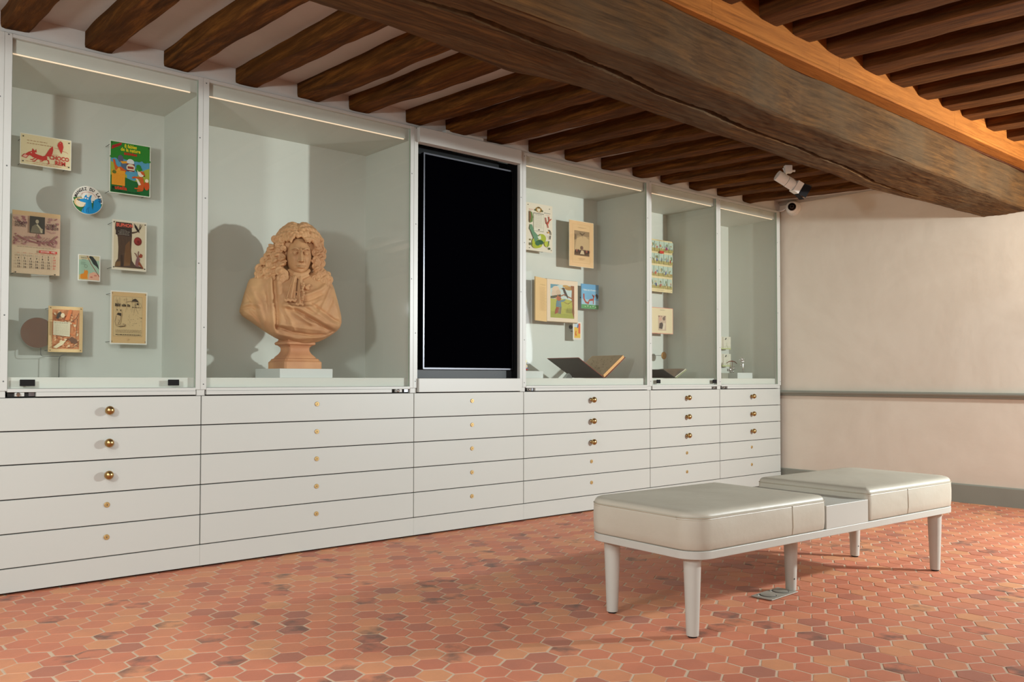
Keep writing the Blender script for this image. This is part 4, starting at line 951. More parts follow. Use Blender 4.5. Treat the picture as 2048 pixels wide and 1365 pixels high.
root, pg = open_book('open_magazine', 'thin open booklet with a dark cover and pale green edge', 5.203, .10, .33, .8865, (-.145, .064), (.135, .066), 0, .006, GC, BKU, WP, mat('pale_pages', (206, 200, 182), .7))
bm = bmesh.new(); pts = [(-.004+.13*t, .010+.065*t+.018*math.sin(PI*t)) for t in [i/10 for i in range(11)]]
for (x0, z0), (x1, z1) in zip(pts, pts[1:]): poly3(bm, [(x0-.01, -.112, z0), (x1-.01, -.112, z1), (x1-.01, .112, z1), (x0-.01, .112, z0)], 0)
obj('turned_page', bm, WP, root)

# ------------------------------------------------------------------ sixth case
for k, (z, lb) in enumerate(((1.139, 'upper of the two small cream tiles with crow and sapling'), (.990, 'lower of the two small cream tiles with crow and sapling'))):
    a = Art(.150, .109, (218, 214, 196), thick=.005)
    a.line([(.24, .02), (.23, .98)], .035, (130, 96, 80)); a.poly([(.42, .78), (.54, .94), (.60, .88), (.50, .74)], (60, 62, 56)); a.line([(.2, .72), (.5, .76), (.96, .9)], .008, (170, 160, 140)); a.line([(.62, .55), (.60, .34), (.72, .10)], .02, (150, 150, 90)); a.line([(.60, .34), (.54, .26)], .012, (150, 150, 90)); a.poly([(0, 0), (1, 0), (1, .12), (.5, .08), (0, .14)], (190, 196, 140)); a.squig(.05, .95, .2, .02, (180, 186, 150), k)
    o = a.done('ceramic_tile', 6.311, .430, z); tag(o, lb, 'tile')
    bm = bmesh.new(); cyl(bm, (0, .005, .05), (0, .07, .05), .004); obj('spacer', bm, MT['wire'], o)
    bm = bmesh.new(); box(bm, -.085, -.015, -.012, .02, -.008, -.001); obj('ledge', bm, mat('olive_ledge', (110, 104, 80), .6), o)
tag(obj('display_block', BX(6.075, 6.29, .15, .235, .8862, .9335), MT['blockw'], bevel=.001), 'small white block beneath the silver figurines, near the last glass', 'block')
tag(obj('display_shelf', BX(5.98, 6.30, .2375, .40, .8862, .9318), mat('grey_block', (150, 148, 134), .6), bevel=.001), 'grey low riser behind the small white block in the last case', 'block')
CR = mat('silver', (225, 225, 225), .14, metal=1.0)
root = thing('fox_figurine', 'silver crouching fox figurine with an arched brown branch', 'figurine', (6.165, .27, .9322))
bm = bmesh.new(); ball(bm, (-.005, 0, .028), (.030, .013, .018), 3); ball(bm, (.026, -.004, .040), (.012, .010, .012)); ball(bm, (.040, -.006, .036), (.008, .006, .006))
for x in (-.022, -.010, .012, .022): tube(bm, [(x, 0, .022), (x+.004, -.004, .0)], [.006, .004], 8)
tube(bm, [(-.03, 0, .026), (-.045, .003, .022), (-.056, .004, .034)], [.007, .009, .004], 8)
for s in (-1, 1): tube(bm, [(.024, s*.006-.004, .048), (.022, s*.007-.004, .060)], [.005, .001], 6)
obj('fox_body', bm, CR, root, smooth=True)
bm = bmesh.new(); tube(bm, [(-.075, 0, .082), (-.04, -.004, .096), (0, -.006, .100), (.04, -.006, .094), (.07, -.004, .080)], [.002, .004, .005, .004, .003], 8)
tube(bm, [(-.02, 0, .09), (-.016, 0, .03)], .002, 6); tube(bm, [(.01, 0, .096), (.006, 0, .045)], .002, 6)
obj('branch', bm, mat('branch_red', (110, 60, 44), .5), root, smooth=True)
root = thing('tree_figurine', 'slender silver tree figurine with a bird, right of the silver fox', 'figurine', (6.225, .20, .9338))
bm = bmesh.new(); tube(bm, [(0, 0, 0), (.002, 0, .04), (0, 0, .075), (.004, 0, .10)], [.008, .006, .009, .004], 10)
rr = random.Random(9)
for i in range(9): ball(bm, (rr.uniform(-.02, .024), rr.uniform(-.008, .008), rr.uniform(.088, .126)), rr.uniform(.006, .011), 2)
ball(bm, (-.026, 0, .062), (.014, .008, .010)); tube(bm, [(-.03, 0, .062), (0, 0, .07)], .003, 6); ball(bm, (-.034, 0, .105), (.016, .008, .007)); tube(bm, [(-.03, 0, .104), (0, 0, .098)], .003, 6)
obj('trunk', bm, CR, root, smooth=True)

# ------------------------------------------------------------------ terracotta bust
def terracotta(name, k=1.0):
    m = bpy.data.materials.new(name); m.use_nodes = True; n, l = nodes_of(m); b = n['Principled BSDF']
    b.inputs['Roughness'].default_value = .62; b.inputs['Specular IOR Level'].default_value = .35
    tc = n.new('ShaderNodeTexCoord'); a = n.new('ShaderNodeTexNoise'); a.inputs['Scale'].default_value = 7; a.inputs['Detail'].default_value = 7; l.new(tc.outputs['Object'], a.inputs['Vector'])
    r = n.new('ShaderNodeValToRGB'); e = r.color_ramp.elements; e[0].position = .3; e[0].color = (*lin((180, 134*k, 97*k)), 1); e[1].position = .7; e[1].color = (*lin((214, 170*k, 122*k)), 1); l.new(a.outputs['Fac'], r.inputs[0])
    ge = n.new('ShaderNodeNewGeometry'); q = n.new('ShaderNodeValToRGB'); q.color_ramp.elements[0].position = .52; q.color_ramp.elements[0].color = (0, 0, 0, 1); q.color_ramp.elements[1].position = .62; q.color_ramp.elements[1].color = (1, 1, 1, 1); l.new(ge.outputs['Pointiness'], q.inputs[0])
    s2 = n.new('ShaderNodeMath'); s2.operation = 'MULTIPLY'; s2.inputs[1].default_value = .30; l.new(q.outputs[0], s2.inputs[0])
    mx = n.new('ShaderNodeMix'); mx.data_type = 'RGBA'; mx.inputs[7].default_value = (*lin((228, 190, 146)), 1); l.new(s2.outputs[0], mx.inputs[0]); l.new(r.outputs[0], mx.inputs[6]); l.new(mx.outputs[2], b.inputs['Base Color'])
    f = n.new('ShaderNodeTexNoise'); f.inputs['Scale'].default_value = 70; f.inputs['Detail'].default_value = 6; l.new(tc.outputs['Object'], f.inputs['Vector'])
    bp = n.new('ShaderNodeBump'); bp.inputs['Strength'].default_value = .12; bp.inputs['Distance'].default_value = .004; l.new(f.outputs['Fac'], bp.inputs['Height']); l.new(bp.outputs[0], b.inputs['Normal'])
    return m
MT['terra'] = terracotta('terracotta', .985); MT['terra2'] = terracotta('terracotta_socle', .93)
tag(obj('display_block', BX(1.985, 2.285, .070, .357, .8862, .933), MT['blockw'], bevel=.001), 'broad white block under the terracotta bust', 'block')
BO = Vector((2.145, .222, 0))
bust = thing('portrait_bust', 'terracotta bust of a man in a long curled wig and draped cloak', 'sculpture', (BO.x, BO.y, .9332))
BZ = .9332; BR = math.radians(-27)
def U(px): return (px-590)/388.0
def Zz(py): return 1.077+(685-py)*.002704-BZ
def rot_part(o): o.rotation_euler = (0, 0, BR); return o
def voxel(o, size, smooth=3, fac=.5):
    r = o.modifiers.new('remesh', 'REMESH'); r.mode = 'VOXEL'; r.voxel_size = size; r.use_smooth_shade = True
    s = o.modifiers.new('smooth', 'SMOOTH'); s.factor = fac; s.iterations = smooth; return o
# socle (square to the cabinet)
bm = bmesh.new()
sp = [(.1075, 0), (.1075, .036), (.104, .038), (.098, .046), (.096, .052), (.085, .056), (.0835, .062), (.068, .078), (.060, .092), (.058, .104), (.060, .114), (.069, .124), (.080, .127), (.083, .132), (.083, .138), (.078, .143), (.071, .146), (.066, .160), (.05, .165)]
rings = []
for r_, h_ in sp:
    c = min(.010, r_*.1); ring = []
    for (sx_, sy_) in ((1, 1), (-1, 1), (-1, -1), (1, -1)):
        e = [(sx_*(r_), sy_*(r_-c)), (sx_*(r_-c), sy_*r_)]
        if (sx_*sy_) < 0: e = e[::-1]
        ring += e
    rings.append([bm.verts.new((x, y*.95, h_)) for x, y in ring])
for A, B in zip(rings, rings[1:]):
    for i in range(8): bm.faces.new((A[i], A[(i+1) % 8], B[(i+1) % 8], B[i]))
bm.faces.new(rings[0][::-1]); bm.faces.new(rings[-1])
obj('socle', bm, MT['terra2'], bust, smooth='auto', bevel=.0015)
# draped torso: closed loft whose outline follows the figure, with folds carried by the surface
outl = [(548, 552, 640), (556, 520, 652), (564, 499, 661), (572, 495, 666), (580, 493, 669), (590, 489.5, 672), (600, 486.5, 675), (610, 484, 677.5), (620, 481, 680), (628, 479.5, 682), (636, 485, 683.5), (645, 499, 684), (655, 514, 681), (662, 524, 675), (670, 537, 664), (678, 551, 651), (684, 566, 638), (688, 582, 622)]
folds = [  # polyline in photo-like coordinates, width px, height m (negative: groove)
 ([(500, 578), (512, 601), (521, 622), (529, 647), (530, 672)], 5, .010), ([(492, 590), (503, 606), (511, 622), (518, 640), (527, 660)], 3.5, -.009),
 ([(548.5, 560), (550.5, 592), (553, 620), (555.5, 660)], 3.2, -.026), ([(543, 562), (544, 592), (547, 620), (550, 668)], 5, .012),
 ([(556, 566), (564, 588), (575, 611), (587, 628), (602, 640), (622, 652)], 4.5, .013), ([(553, 572), (560, 605), (573, 632), (583, 652), (588, 664)], 4, .012),
 ([(560, 575), (570, 600), (583, 619), (600, 633)], 3, -.010), ([(558, 600), (566, 625), (578, 648)], 3, -.009),
 ([(569, 617), (598, 622), (625, 636), (648, 649), (672, 660)], 5, .014), ([(575, 624), (598, 630), (622, 643), (646, 657), (664, 664)], 3.5, -.010),
 ([(617, 620), (642, 636), (661, 649), (678, 655)], 5, .014), ([(622, 613), (648, 630), (668, 643), (680, 647)], 3.5, -.011),
 ([(660, 580), (652, 600), (642, 622), (634, 634)], 4, .010), ([(668, 590), (662, 608), (652, 628)], 3.5, -.007), ([(666, 600), (674, 620), (677, 638)], 4, .007),
 ([(556, 658), (586, 668), (621, 673), (652, 672), (672, 662)], 3.2, -.014), ([(556, 672), (594, 681), (642, 677), (664, 668)], 5, .012), ([(556, 654), (600, 660), (640, 664)], 4, .008),
 ([(484, 618), (503, 613), (520, 617)], 3.5, .009), ([(484, 624), (503, 620), (520, 625)], 3, -.008), ([(491, 628), (508, 639), (524, 656)], 3.5, .007), ([(500, 622), (514, 640), (526, 664)], 3, -.008),
 ([(513, 590), (530, 600), (538, 640), (541, 674)], 6, .006), ([(536, 580), (538, 620), (541, 660)], 3, -.005), ([(610, 640), (634, 648), (660, 668)], 3, -.008),
 ([(596, 600), (612, 596), (640, 584), (650, 574)], 5, .012), ([(600, 608), (618, 606), (642, 594)], 3, -.008), ([(606, 620), (624, 618), (640, 606)], 3.5, .007)]
def seg_d(px, py, pl):
    best = 1e9; sgn = 0
    for (x0, y0), (x1, y1) in zip(pl, pl[1:]):
        dx, dy = x1-x0, y1-y0; t = max(0, min(1, ((px-x0)*dx+(py-y0)*dy)/(dx*dx+dy*dy))); qx, qy = x0+dx*t-px, y0+dy*t-py
        d = math.hypot(qx, qy)
        if d < best: best = d; sgn = t
    return best
def fold_h(px, py):
    h = 0
    for pl, wd, amp in folds:
        d = seg_d(px, py, pl)
        if d < wd*3: h += 1.2*amp*math.exp(-(d/wd)**2*1.6)
    return h
bm = bmesh.new(); NR, NC = 96, 150; rings = []
ys = [o_[0] for o_ in outl]
for i in range(NR+1):
    py = 548+(688.5-548)*i/NR
    L = float(np.interp(py, ys, [o_[1] for o_ in outl])); R_ = float(np.interp(py, ys, [o_[2] for o_ in outl])); mid, half = (L+R_)/2, (R_-L)/2
    dep = float(np.interp(py, [548, 556, 580, 620, 650, 675, 689], [.05, .078, .112, .138, .142, .115, .07])); depb = float(np.interp(py, [548, 570, 620, 650, 689], [.06, .09, .10, .09, .05]))
    rg = []
    for j in range(NC):
        t = 2*PI*j/NC; cx, sy = math.cos(t), math.sin(t)
        px = mid+half*cx
        if sy >= 0: y = -dep*abs(sy)**.72; y -= fold_h(px, py)*min(1, abs(sy)*2.2)
        else: y = depb*abs(sy)**.8
        fz = noise.noise(Vector((px*.09, py*.07, y*12)))*.004
        rg.append(bm.verts.new((U(px), y-fz, Zz(py))))
    rings.append(rg)
for A, B in zip(rings, rings[1:]):
    for j in range(NC): bm.faces.new((A[j], A[(j+1) % NC], B[(j+1) % NC], B[j]))
bm.faces.new(rings[0][::-1]); bm.faces.new(rings[-1])
d = rot_part(obj('drapery', bm, MT['terra'], bust, smooth=True)); s_ = d.modifiers.new('sub', 'SUBSURF'); s_.levels = 1; s_.render_levels = 1
# head and neck
HT = Matrix.Rotation(math.radians(9), 4, 'Z')        # turned a little to the viewer's right
bm = bmesh.new(); NV, NH = 130, 150; hc = Vector((U(596.0), -.046, Zz(519.5))); HW, HD, HH = .0645, .082, .106
def G(x, z, cx, cz, sx_, sz_): return math.exp(-((x-cx)/sx_)**2-((z-cz)/sz_)**2)
rings = []
for i in range(1, NV):
    th = PI*i/NV; rg = []
    for j in range(NH):
        ph = 2*PI*j/NH
        x = math.sin(th)*math.sin(ph); y = -math.sin(th)*math.cos(ph); z = math.cos(th)
        wz = 1-(.20*max(0, -z-.15)**1.2+.10*max(0, -z-.55)) if z < 0 else 1-.02*z
        X_, Y_2, Z_ = x*HW*wz, y*HD, z*HH
        if y < 0:
            f = min(1, -y*1.6)
            X, Z = X_/1.04, Z_/1.10; ax = abs(X)
            d_ = 0
            zf_ = Z_
            # flat facial plane
            d_ -= .006*G(X, Z, 0, .02, .06, .08)
            # brow ridge, sockets, eyeballs and lids
            d_ += .0065*G(ax, Z, .026, .027-.12*(ax-.026), .022, .0055)+.004*G(X, Z, 0, .022, .012, .008)
            d_ -= .0135*G(ax, Z, .0270, .011, .0150, .0095)
            d_ += .0085*G(ax, Z, .0285, .0095, .0100, .0058)
            d_ += .0040*G(ax, Z, .0285, .0158, .0125, .0018)+.0032*G(ax, Z, .0285, .0035, .0115, .0016)
            d_ -= .0030*G(ax, Z, .0275, .0100, .0026, .0026)
            # cheekbones, cheeks and folds beside the nose
            d_ += .0055*G(ax, Z, .040, -.010, .016, .015)+.0030*G(ax, Z, .030, -.034, .014, .018)
            d_ -= .0035*G(ax, Z, .0215+(-.030-Z)*.22, -.036, .0030, .014)
            # nose: bridge, tip, wings
            br = max(0, min(1, (.024-Z)/.056))
            if Z > -.040: d_ += (.0060+.0150*br)*math.exp(-(X/(.0060+.0050*br))**2)*(1 if Z > -.030 else max(0, 1-(-.030-Z)/.008))*(1 if Z < .026 else max(0, 1-(Z-.026)/.02))
            d_ += .0060*G(X, Z, 0, -.0265, .0070, .0060)+.0075*G(ax, Z, .0115, -.0270, .0050, .0052)
            d_ -= .0030*G(ax, Z, .0060, -.0345, .0030, .0022)
            # mouth
            d_ += .0060*G(X, Z, 0, -.050, .026, .020)
            d_ += .0042*G(X, Z, 0, -.0475+.0012*math.cos(X*260), .0170, .0030)+.0050*G(X, Z, 0, -.0560, .0145, .0034)
            d_ -= .0085*G(X, Z, 0, -.0515, .0200, .0016)+.0022*G(X, Z, 0, -.0395, .0030, .0050)
            d_ -= .0040*G(X, Z, 0, -.0640, .0150, .0040)-.0000
            d_ -= .0030*G(ax, Z, .0225, -.0520, .0045, .0045)
            # chin and jowls
            d_ += .0085*G(X, Z, 0, -.0785, .0180, .0120)+.0040*G(ax, Z, .034, -.064, .014, .016)
            # forehead furrow between the brows
            d_ -= .0015*G(ax, Z, .0055, .030, .0018, .0080)
            Y_2 -= d_*f*1.35
        v = HT @ Vector((X_, Y_2, Z_)); rg.append(bm.verts.new(v+hc))
    rings.append(rg)
for A, B in zip(rings, rings[1:]):
    for j in range(NH): bm.faces.new((A[j], A[(j+1) % NH], B[(j+1) % NH], B[j]))
bm.faces.new(rings[0]); bm.faces.new(rings[-1][::-1])
def HP(x, y, z): return HT @ Vector((x, y, z)) + hc
for e in (-1, 1):
    ball(bm, HP(e*.0285, -.0625, .0118), (.0125, .0120, .0105), 3)
    tube(bm, [HP(e*x_, y_, z_) for x_, y_, z_ in ((.0150, -.0700, .0110), (.0200, -.0745, .0172), (.0285, -.0762, .0198), (.0365, -.0720, .0175), (.0430, -.0640, .0120))], [.0012, .0022, .0026, .0022, .0012], 8)
    tube(bm, [HP(e*x_, y_, z_) for x_, y_, z_ in ((.0165, -.0710, .0085), (.0285, -.0742, .0042), (.0400, -.0655, .0080))], [.001, .0020, .001], 8)
    tube(bm, [HP(e*x_, y_, z_) for x_, y_, z_ in ((.0120, -.0830, .0270), (.0220, -.0835, .0335), (.0340, -.0765, .0350), (.0470, -.0630, .0280))], [.0020, .0042, .0036, .0015], 8)
    ball(bm, HP(e*.0125, -.0905, -.0315), (.0058, .0085, .0055), 2)
ball(bm, HP(0, -.1010, -.0310), (.0082, .0095, .0072), 3)
tube(bm, [HP(0, -.082, .022), HP(0, -.090, .002), HP(0, -.100, -.022), HP(0, -.103, -.031)], [.0050, .0056, .0064, .0060], 12)
tube(bm, [HP(-.0220, -.0760, -.0575), HP(-.0110, -.0865, -.0540), HP(0, -.0890, -.0552), HP(.0110, -.0865, -.0540), HP(.0220, -.0760, -.0575)], [.0010, .0030, .0032, .0030, .0010], 8)
tube(bm, [HP(-.0180, -.0790, -.0595), HP(-.0090, -.0860, -.0625), HP(0, -.0872, -.0632), HP(.0090, -.0860, -.0625), HP(.0180, -.0790, -.0595)], [.0012, .0036, .0040, .0036, .0012], 8)
tube(bm, [(U(598), .012, Zz(540)), (U(598), .008, Zz(555)), (U(598), .012, Zz(575))], [.046, .048, .060], 32)
rot_part(obj('head', bm, MT['terra'], bust, smooth=True))
# wig: mass, parted waves on the crown, hanging ringlets
bm = bmesh.new(); rr = random.Random(17)
def B3(px, py, y): return Vector((U(px), y, Zz(py)))
for px, py, y, rx, ry, rz in ((595, 495, .0, .113, .078, .115), (580, 476, -.020, .058, .06, .056), (614, 476, -.020, .058, .06, .056), (597, 505, .045, .105, .078, .118), (597, 545, .055, .105, .06, .09),
    (563, 500, -.040, .024, .036, .045), (556, 518, -.036, .036, .036, .055), (541, 520, -.025, .034, .040, .045), (548, 538, -.036, .045, .036, .050), (528, 548, -.022, .034, .036, .036), (538, 566, -.034, .032, .034, .036), (563, 560, -.060, .020, .026, .050),
    (634, 500, -.030, .026, .036, .055), (636, 528, -.030, .026, .036, .060), (644, 556, -.034, .030, .034, .045), (652, 570, -.036, .024, .028, .030), (631, 556, -.044, .020, .028, .040)):
    ball(bm, B3(px, py, y), (rx, ry, rz), 3)
def ringlet(px0, py0, y0, px1, py1, y1, r, turns, cr_=.55, n_=10):
    a_, b_ = B3(px0, py0, y0), B3(px1, py1, y1); N = max(12, int(turns*14)); pts = []; rad = []
    ax_ = (b_-a_).normalized(); e1 = ax_.cross(Vector((0, 1, 0))).normalized(); e2 = ax_.cross(e1)
    ph = rr.uniform(0, 6.28)
    for i in range(N+1):
        t = i/N; k = math.sin(PI*min(1, t*1.15+.12))**.5 if t < .9 else max(.35, 1-(t-.9)*6)
        pts.append(a_.lerp(b_, t)+(e1*math.cos(ph+t*turns*2*PI)+e2*math.sin(ph+t*turns*2*PI))*r*.62*k); rad.append(r*cr_*(.6+.4*k))
    tube(bm, pts, rad, n_)
def snail(px, py, y, r, turns=1.8, tilt=0):
    r *= 1.12; c = B3(px, py, y); ball(bm, c+Vector((0, .006, 0)), (r*.92, r*.8, r*.92), 2); pts = []; rad = []; N = 26; s = rr.choice([-1, 1]); p0 = rr.uniform(0, 6.28)
    for i in range(N+1):
        t = i/N; q = r*(1-.8*t); an = p0+s*t*turns*2*PI
        pts.append(c+Vector((q*math.cos(an), -.006*t-.004+tilt*q*math.cos(an), q*math.sin(an)))); rad.append(r*.30*(1-.45*t))
    tube(bm, pts, rad, 8)
# crown waves from the parting
for side in (-1, 1):
    for k in range(13):
        gk = math.radians(-30+8.3*k); pts = []; rad = []; N = 34; amax = 1.75 if k < 10 else 1.45
        for i in range(N+1):
            t = i/N; an = -.03+t*amax; wv = .0035*math.sin(t*26+k*2.1+side)-.007*math.exp(-(an/.10)**2)
            rx_, rz_ = .117*math.cos(gk)+wv, .113*math.cos(gk)+wv+.006*math.exp(-((an-.35)/.25)**2)
            dy_ = .004*math.sin(t*21+k*1.3)
            pts.append(Vector((U(595.5)+side*(rx_*math.sin(an)+.003), -.098*math.sin(gk)-.010+dy_, Zz(495)+rz_*math.cos(an)))); rad.append(.0086+.0012*math.sin(t*26+k*2.1+1))
        tube(bm, pts, rad, 10)
# curls framing the forehead
for px, py, y in ((563, 490, -.080), (556, 500, -.070), (565, 506, -.082), (630, 488, -.074), (635, 500, -.064), (549, 486, -.05), (640, 486, -.045)):
    snail(px, py, y, rr.uniform(.014, .019))
# side curls, image left
for px, py, y, r_ in ((541, 508, -.055, .023), (556, 510, -.075, .020), (534, 520, -.050, .021), (548, 522, -.070, .022), (562, 524, -.082, .019), (528, 531, -.050, .020), (541, 536, -.068, .023), (556, 538, -.078, .021), (566, 534, -.080, .016), (520, 546, -.052, .022), (533, 549, -.066, .023), (547, 551, -.072, .020), (524, 560, -.055, .022), (536, 566, -.068, .022), (515, 555, -.040, .018), (545, 562, -.070, .016), (559, 551, -.085, .022), (567, 556, -.090, .020), (563, 566, -.092, .021), (570, 563, -.092, .018), (566, 574, -.090, .014), (530, 577, -.070, .016), (538, 579, -.072, .013)):
    snail(px, py, y, r_, rr.uniform(1.4, 2.1))
for a_ in ((545, 500, -.062, 530, 534, -.062, .016, 3), (555, 514, -.082, 545, 548, -.080, .015, 3.2), (566, 520, -.088, 558, 556, -.094, .014, 3.2), (535, 536, -.064, 536, 578, -.075, .016, 3.6), (522, 544, -.054, 528, 574, -.066, .015, 2.6), (560, 548, -.092, 567, 580, -.094, .015, 3), (552, 524, -.084, 540, 560, -.080, .014, 3)):
    ringlet(*a_)
# image right
for px, py, y, r_ in ((640, 502, -.040, .020), (630, 510, -.058, .018), (641, 516, -.045, .020), (629, 524, -.060, .018), (640, 530, -.050, .020), (629, 538, -.060, .018), (641, 545, -.052, .020), (636, 556, -.062, .021), (650, 556, -.050, .020), (645, 566, -.064, .021), (657, 563, -.045, .018), (630, 562, -.068, .017), (652, 576, -.060, .016), (644, 506, -.02, .018), (655, 552, -.03, .015)):
    snail(px, py, y, r_, rr.uniform(1.4, 2.1))
for a_ in ((634, 494, -.062, 632, 530, -.066, .014, 3.2), (642, 508, -.048, 641, 548, -.056, .015, 3.4), (630, 530, -.064, 634, 566, -.074, .014, 3), (646, 545, -.056, 650, 580, -.062, .015, 3), (656, 556, -.045, 661, 578, -.05, .012, 2)):
    ringlet(*a_)
h_ = rot_part(obj('wig', bm, MT['terra'], bust)); voxel(h_, .0019, 2, .4)
# cravat: neck band, two hanging folds and lace ends
bm = bmesh.new()
tube(bm, [B3(577, 547, -.066), B3(588, 555, -.094), B3(600, 557, -.096), B3(612, 552, -.080), B3(617, 545, -.06)], [.011, .013, .013, .012, .010], 12)
tube(bm, [B3(578, 553, -.070), B3(590, 561, -.100), B3(604, 562, -.098), B3(616, 556, -.076)], [.008, .010, .010, .008], 12)
def band(p, w0, w1, t, folds_n):
    N = 14; M_ = 16; fr = []; bk = []
    for i in range(N+1):
        s = i/N; c = Vector(p[0]).lerp(Vector(p[1]), s); wd = w0+(w1-w0)*s; ra = []; rb = []
        for j in range(M_+1):
            q = j/M_-.5; yy = c.y-.007*math.cos(q*folds_n*2*PI)*(.5+.5*s)-.008*(1-4*q*q)
            ra.append(bm.verts.new((c.x+q*wd, yy, c.z))); rb.append(bm.verts.new((c.x+q*wd, yy+t, c.z)))
        fr.append(ra); bk.append(rb)
    for i in range(N):
        for j in range(M_):
            bm.faces.new((fr[i][j], fr[i+1][j], fr[i+1][j+1], fr[i][j+1])); bm.faces.new((bk[i][j], bk[i][j+1], bk[i+1][j+1], bk[i+1][j]))
        bm.faces.new((fr[i][0], bk[i][0], bk[i+1][0], fr[i+1][0])); bm.faces.new((fr[i][M_], fr[i+1][M_], bk[i+1][M_], bk[i][M_]))
    for j in range(M_):
        bm.faces.new((fr[0][j], fr[0][j+1], bk[0][j+1], bk[0][j])); bm.faces.new((fr[N][j], bk[N][j], bk[N][j+1], fr[N][j+1]))
band((B3(589, 559, -.104), B3(580, 609, -.150)), .022, .052, .02, 2.5); band((B3(600, 560, -.104), B3(598, 614, -.158)), .018, .036, .02, 1.8)
for i in range(9): ball(bm, B3(570+2.6*i, 608+1.2*math.sin(i*2.1), -.160), (.0065, .006, .008), 2)
for i in range(5): ball(bm, B3(592+3*i, 615+1.0*math.sin(i*2), -.163), (.006, .006, .008), 2)
for i in range(8): ball(bm, B3(605+1.5*math.sin(i*1.7), 574+4.6*i, -.135-.003*i), (.007, .010, .007), 2)
for i in range(6): ball(bm, B3(613+3.0*math.cos(i), 577+1.4*i, -.118), (.010, .012, .009), 2)
c_ = rot_part(obj('cravat', bm, MT['terra'], bust)); voxel(c_, .0024, 2, .5)

# ------------------------------------------------------------------ bench
def leather():
    m = bpy.data.materials.new('taupe_leather'); m.use_nodes = True; n, l = nodes_of(m); b = n['Principled BSDF']
    b.inputs['Roughness'].default_value = .36; b.inputs['Specular IOR Level'].default_value = .45
    tc = n.new('ShaderNodeTexCoord'); a = n.new('ShaderNodeTexNoise'); a.inputs['Scale'].default_value = 4; a.inputs['Detail'].default_value = 6; l.new(tc.outputs['Object'], a.inputs['Vector'])
    r = n.new('ShaderNodeValToRGB'); e = r.color_ramp.elements; e[0].position = .3; e[0].color = (*lin((182, 174, 157)), 1); e[1].position = .7; e[1].color = (*lin((191, 184, 167)), 1); l.new(a.outputs['Fac'], r.inputs[0]); l.new(r.outputs[0], b.inputs['Base Color'])
    v = n.new('ShaderNodeTexVoronoi'); v.inputs['Scale'].default_value = 420; l.new(tc.outputs['Object'], v.inputs['Vector'])
    w_ = n.new('ShaderNodeTexNoise'); w_.inputs['Scale'].default_value = 9; w_.inputs['Detail'].default_value = 5; l.new(tc.outputs['Object'], w_.inputs['Vector'])
    b1 = n.new('ShaderNodeBump'); b1.inputs['Strength'].default_value = .12; b1.inputs['Distance'].default_value = .001; l.new(v.outputs['Distance'], b1.inputs['Height'])
    b2 = n.new('ShaderNodeBump'); b2.inputs['Strength'].default_value = .18; b2.inputs['Distance'].default_value = .02; l.new(w_.outputs['Fac'], b2.inputs['Height']); l.new(b1.outputs[0], b2.inputs['Normal']); l.new(b2.outputs[0], b.inputs['Normal'])
    rr_ = n.new('ShaderNodeMapRange'); rr_.inputs[3].default_value = .38; rr_.inputs[4].default_value = .54; l.new(w_.outputs['Fac'], rr_.inputs[0]); l.new(rr_.outputs[0], b.inputs['Roughness'])
    return m
MT['leather'] = leather()
bench = thing('bench', 'long beige bench with two leather cushions and five round tapering legs', 'bench', (2.421, -2.16, 0), math.atan2(-.0588, .9983))
S0, S1, T0, T1 = -.070, 1.752, -.075, .466
def rrect(s0, s1, t0, t1, rad, n=10):
    """rounded rectangle outline; rad = (s0t0, s1t0, s1t1, s0t1)"""
    pts = []
    for (cx, cy, r, a0) in ((s0+rad[0], t0+rad[0], rad[0], PI), (s1-rad[1], t0+rad[1], rad[1], 1.5*PI), (s1-rad[2], t1-rad[2], rad[2], 0), (s0+rad[3], t1-rad[3], rad[3], .5*PI)):
        for i in range(n+1):
            a_ = a0+PI/2*i/n; pts.append((cx+r*math.cos(a_), cy+r*math.sin(a_)))
    return pts
bm = bmesh.new(); o_ = rrect(S0, S1, T0, T1, (.085,)*4, 14)
A = [bm.verts.new((x, y, .2755)) for x, y in o_]; B = [bm.verts.new((x, y, .3035)) for x, y in o_]
for i in range(len(A)): bm.faces.new((A[i], A[(i+1) % len(A)], B[(i+1) % len(A)], B[i]))
bm.faces.new(A[::-1]); bm.faces.new(B)
obj('frame', bm, MT['bench'], bench, smooth='auto', bevel=.002)
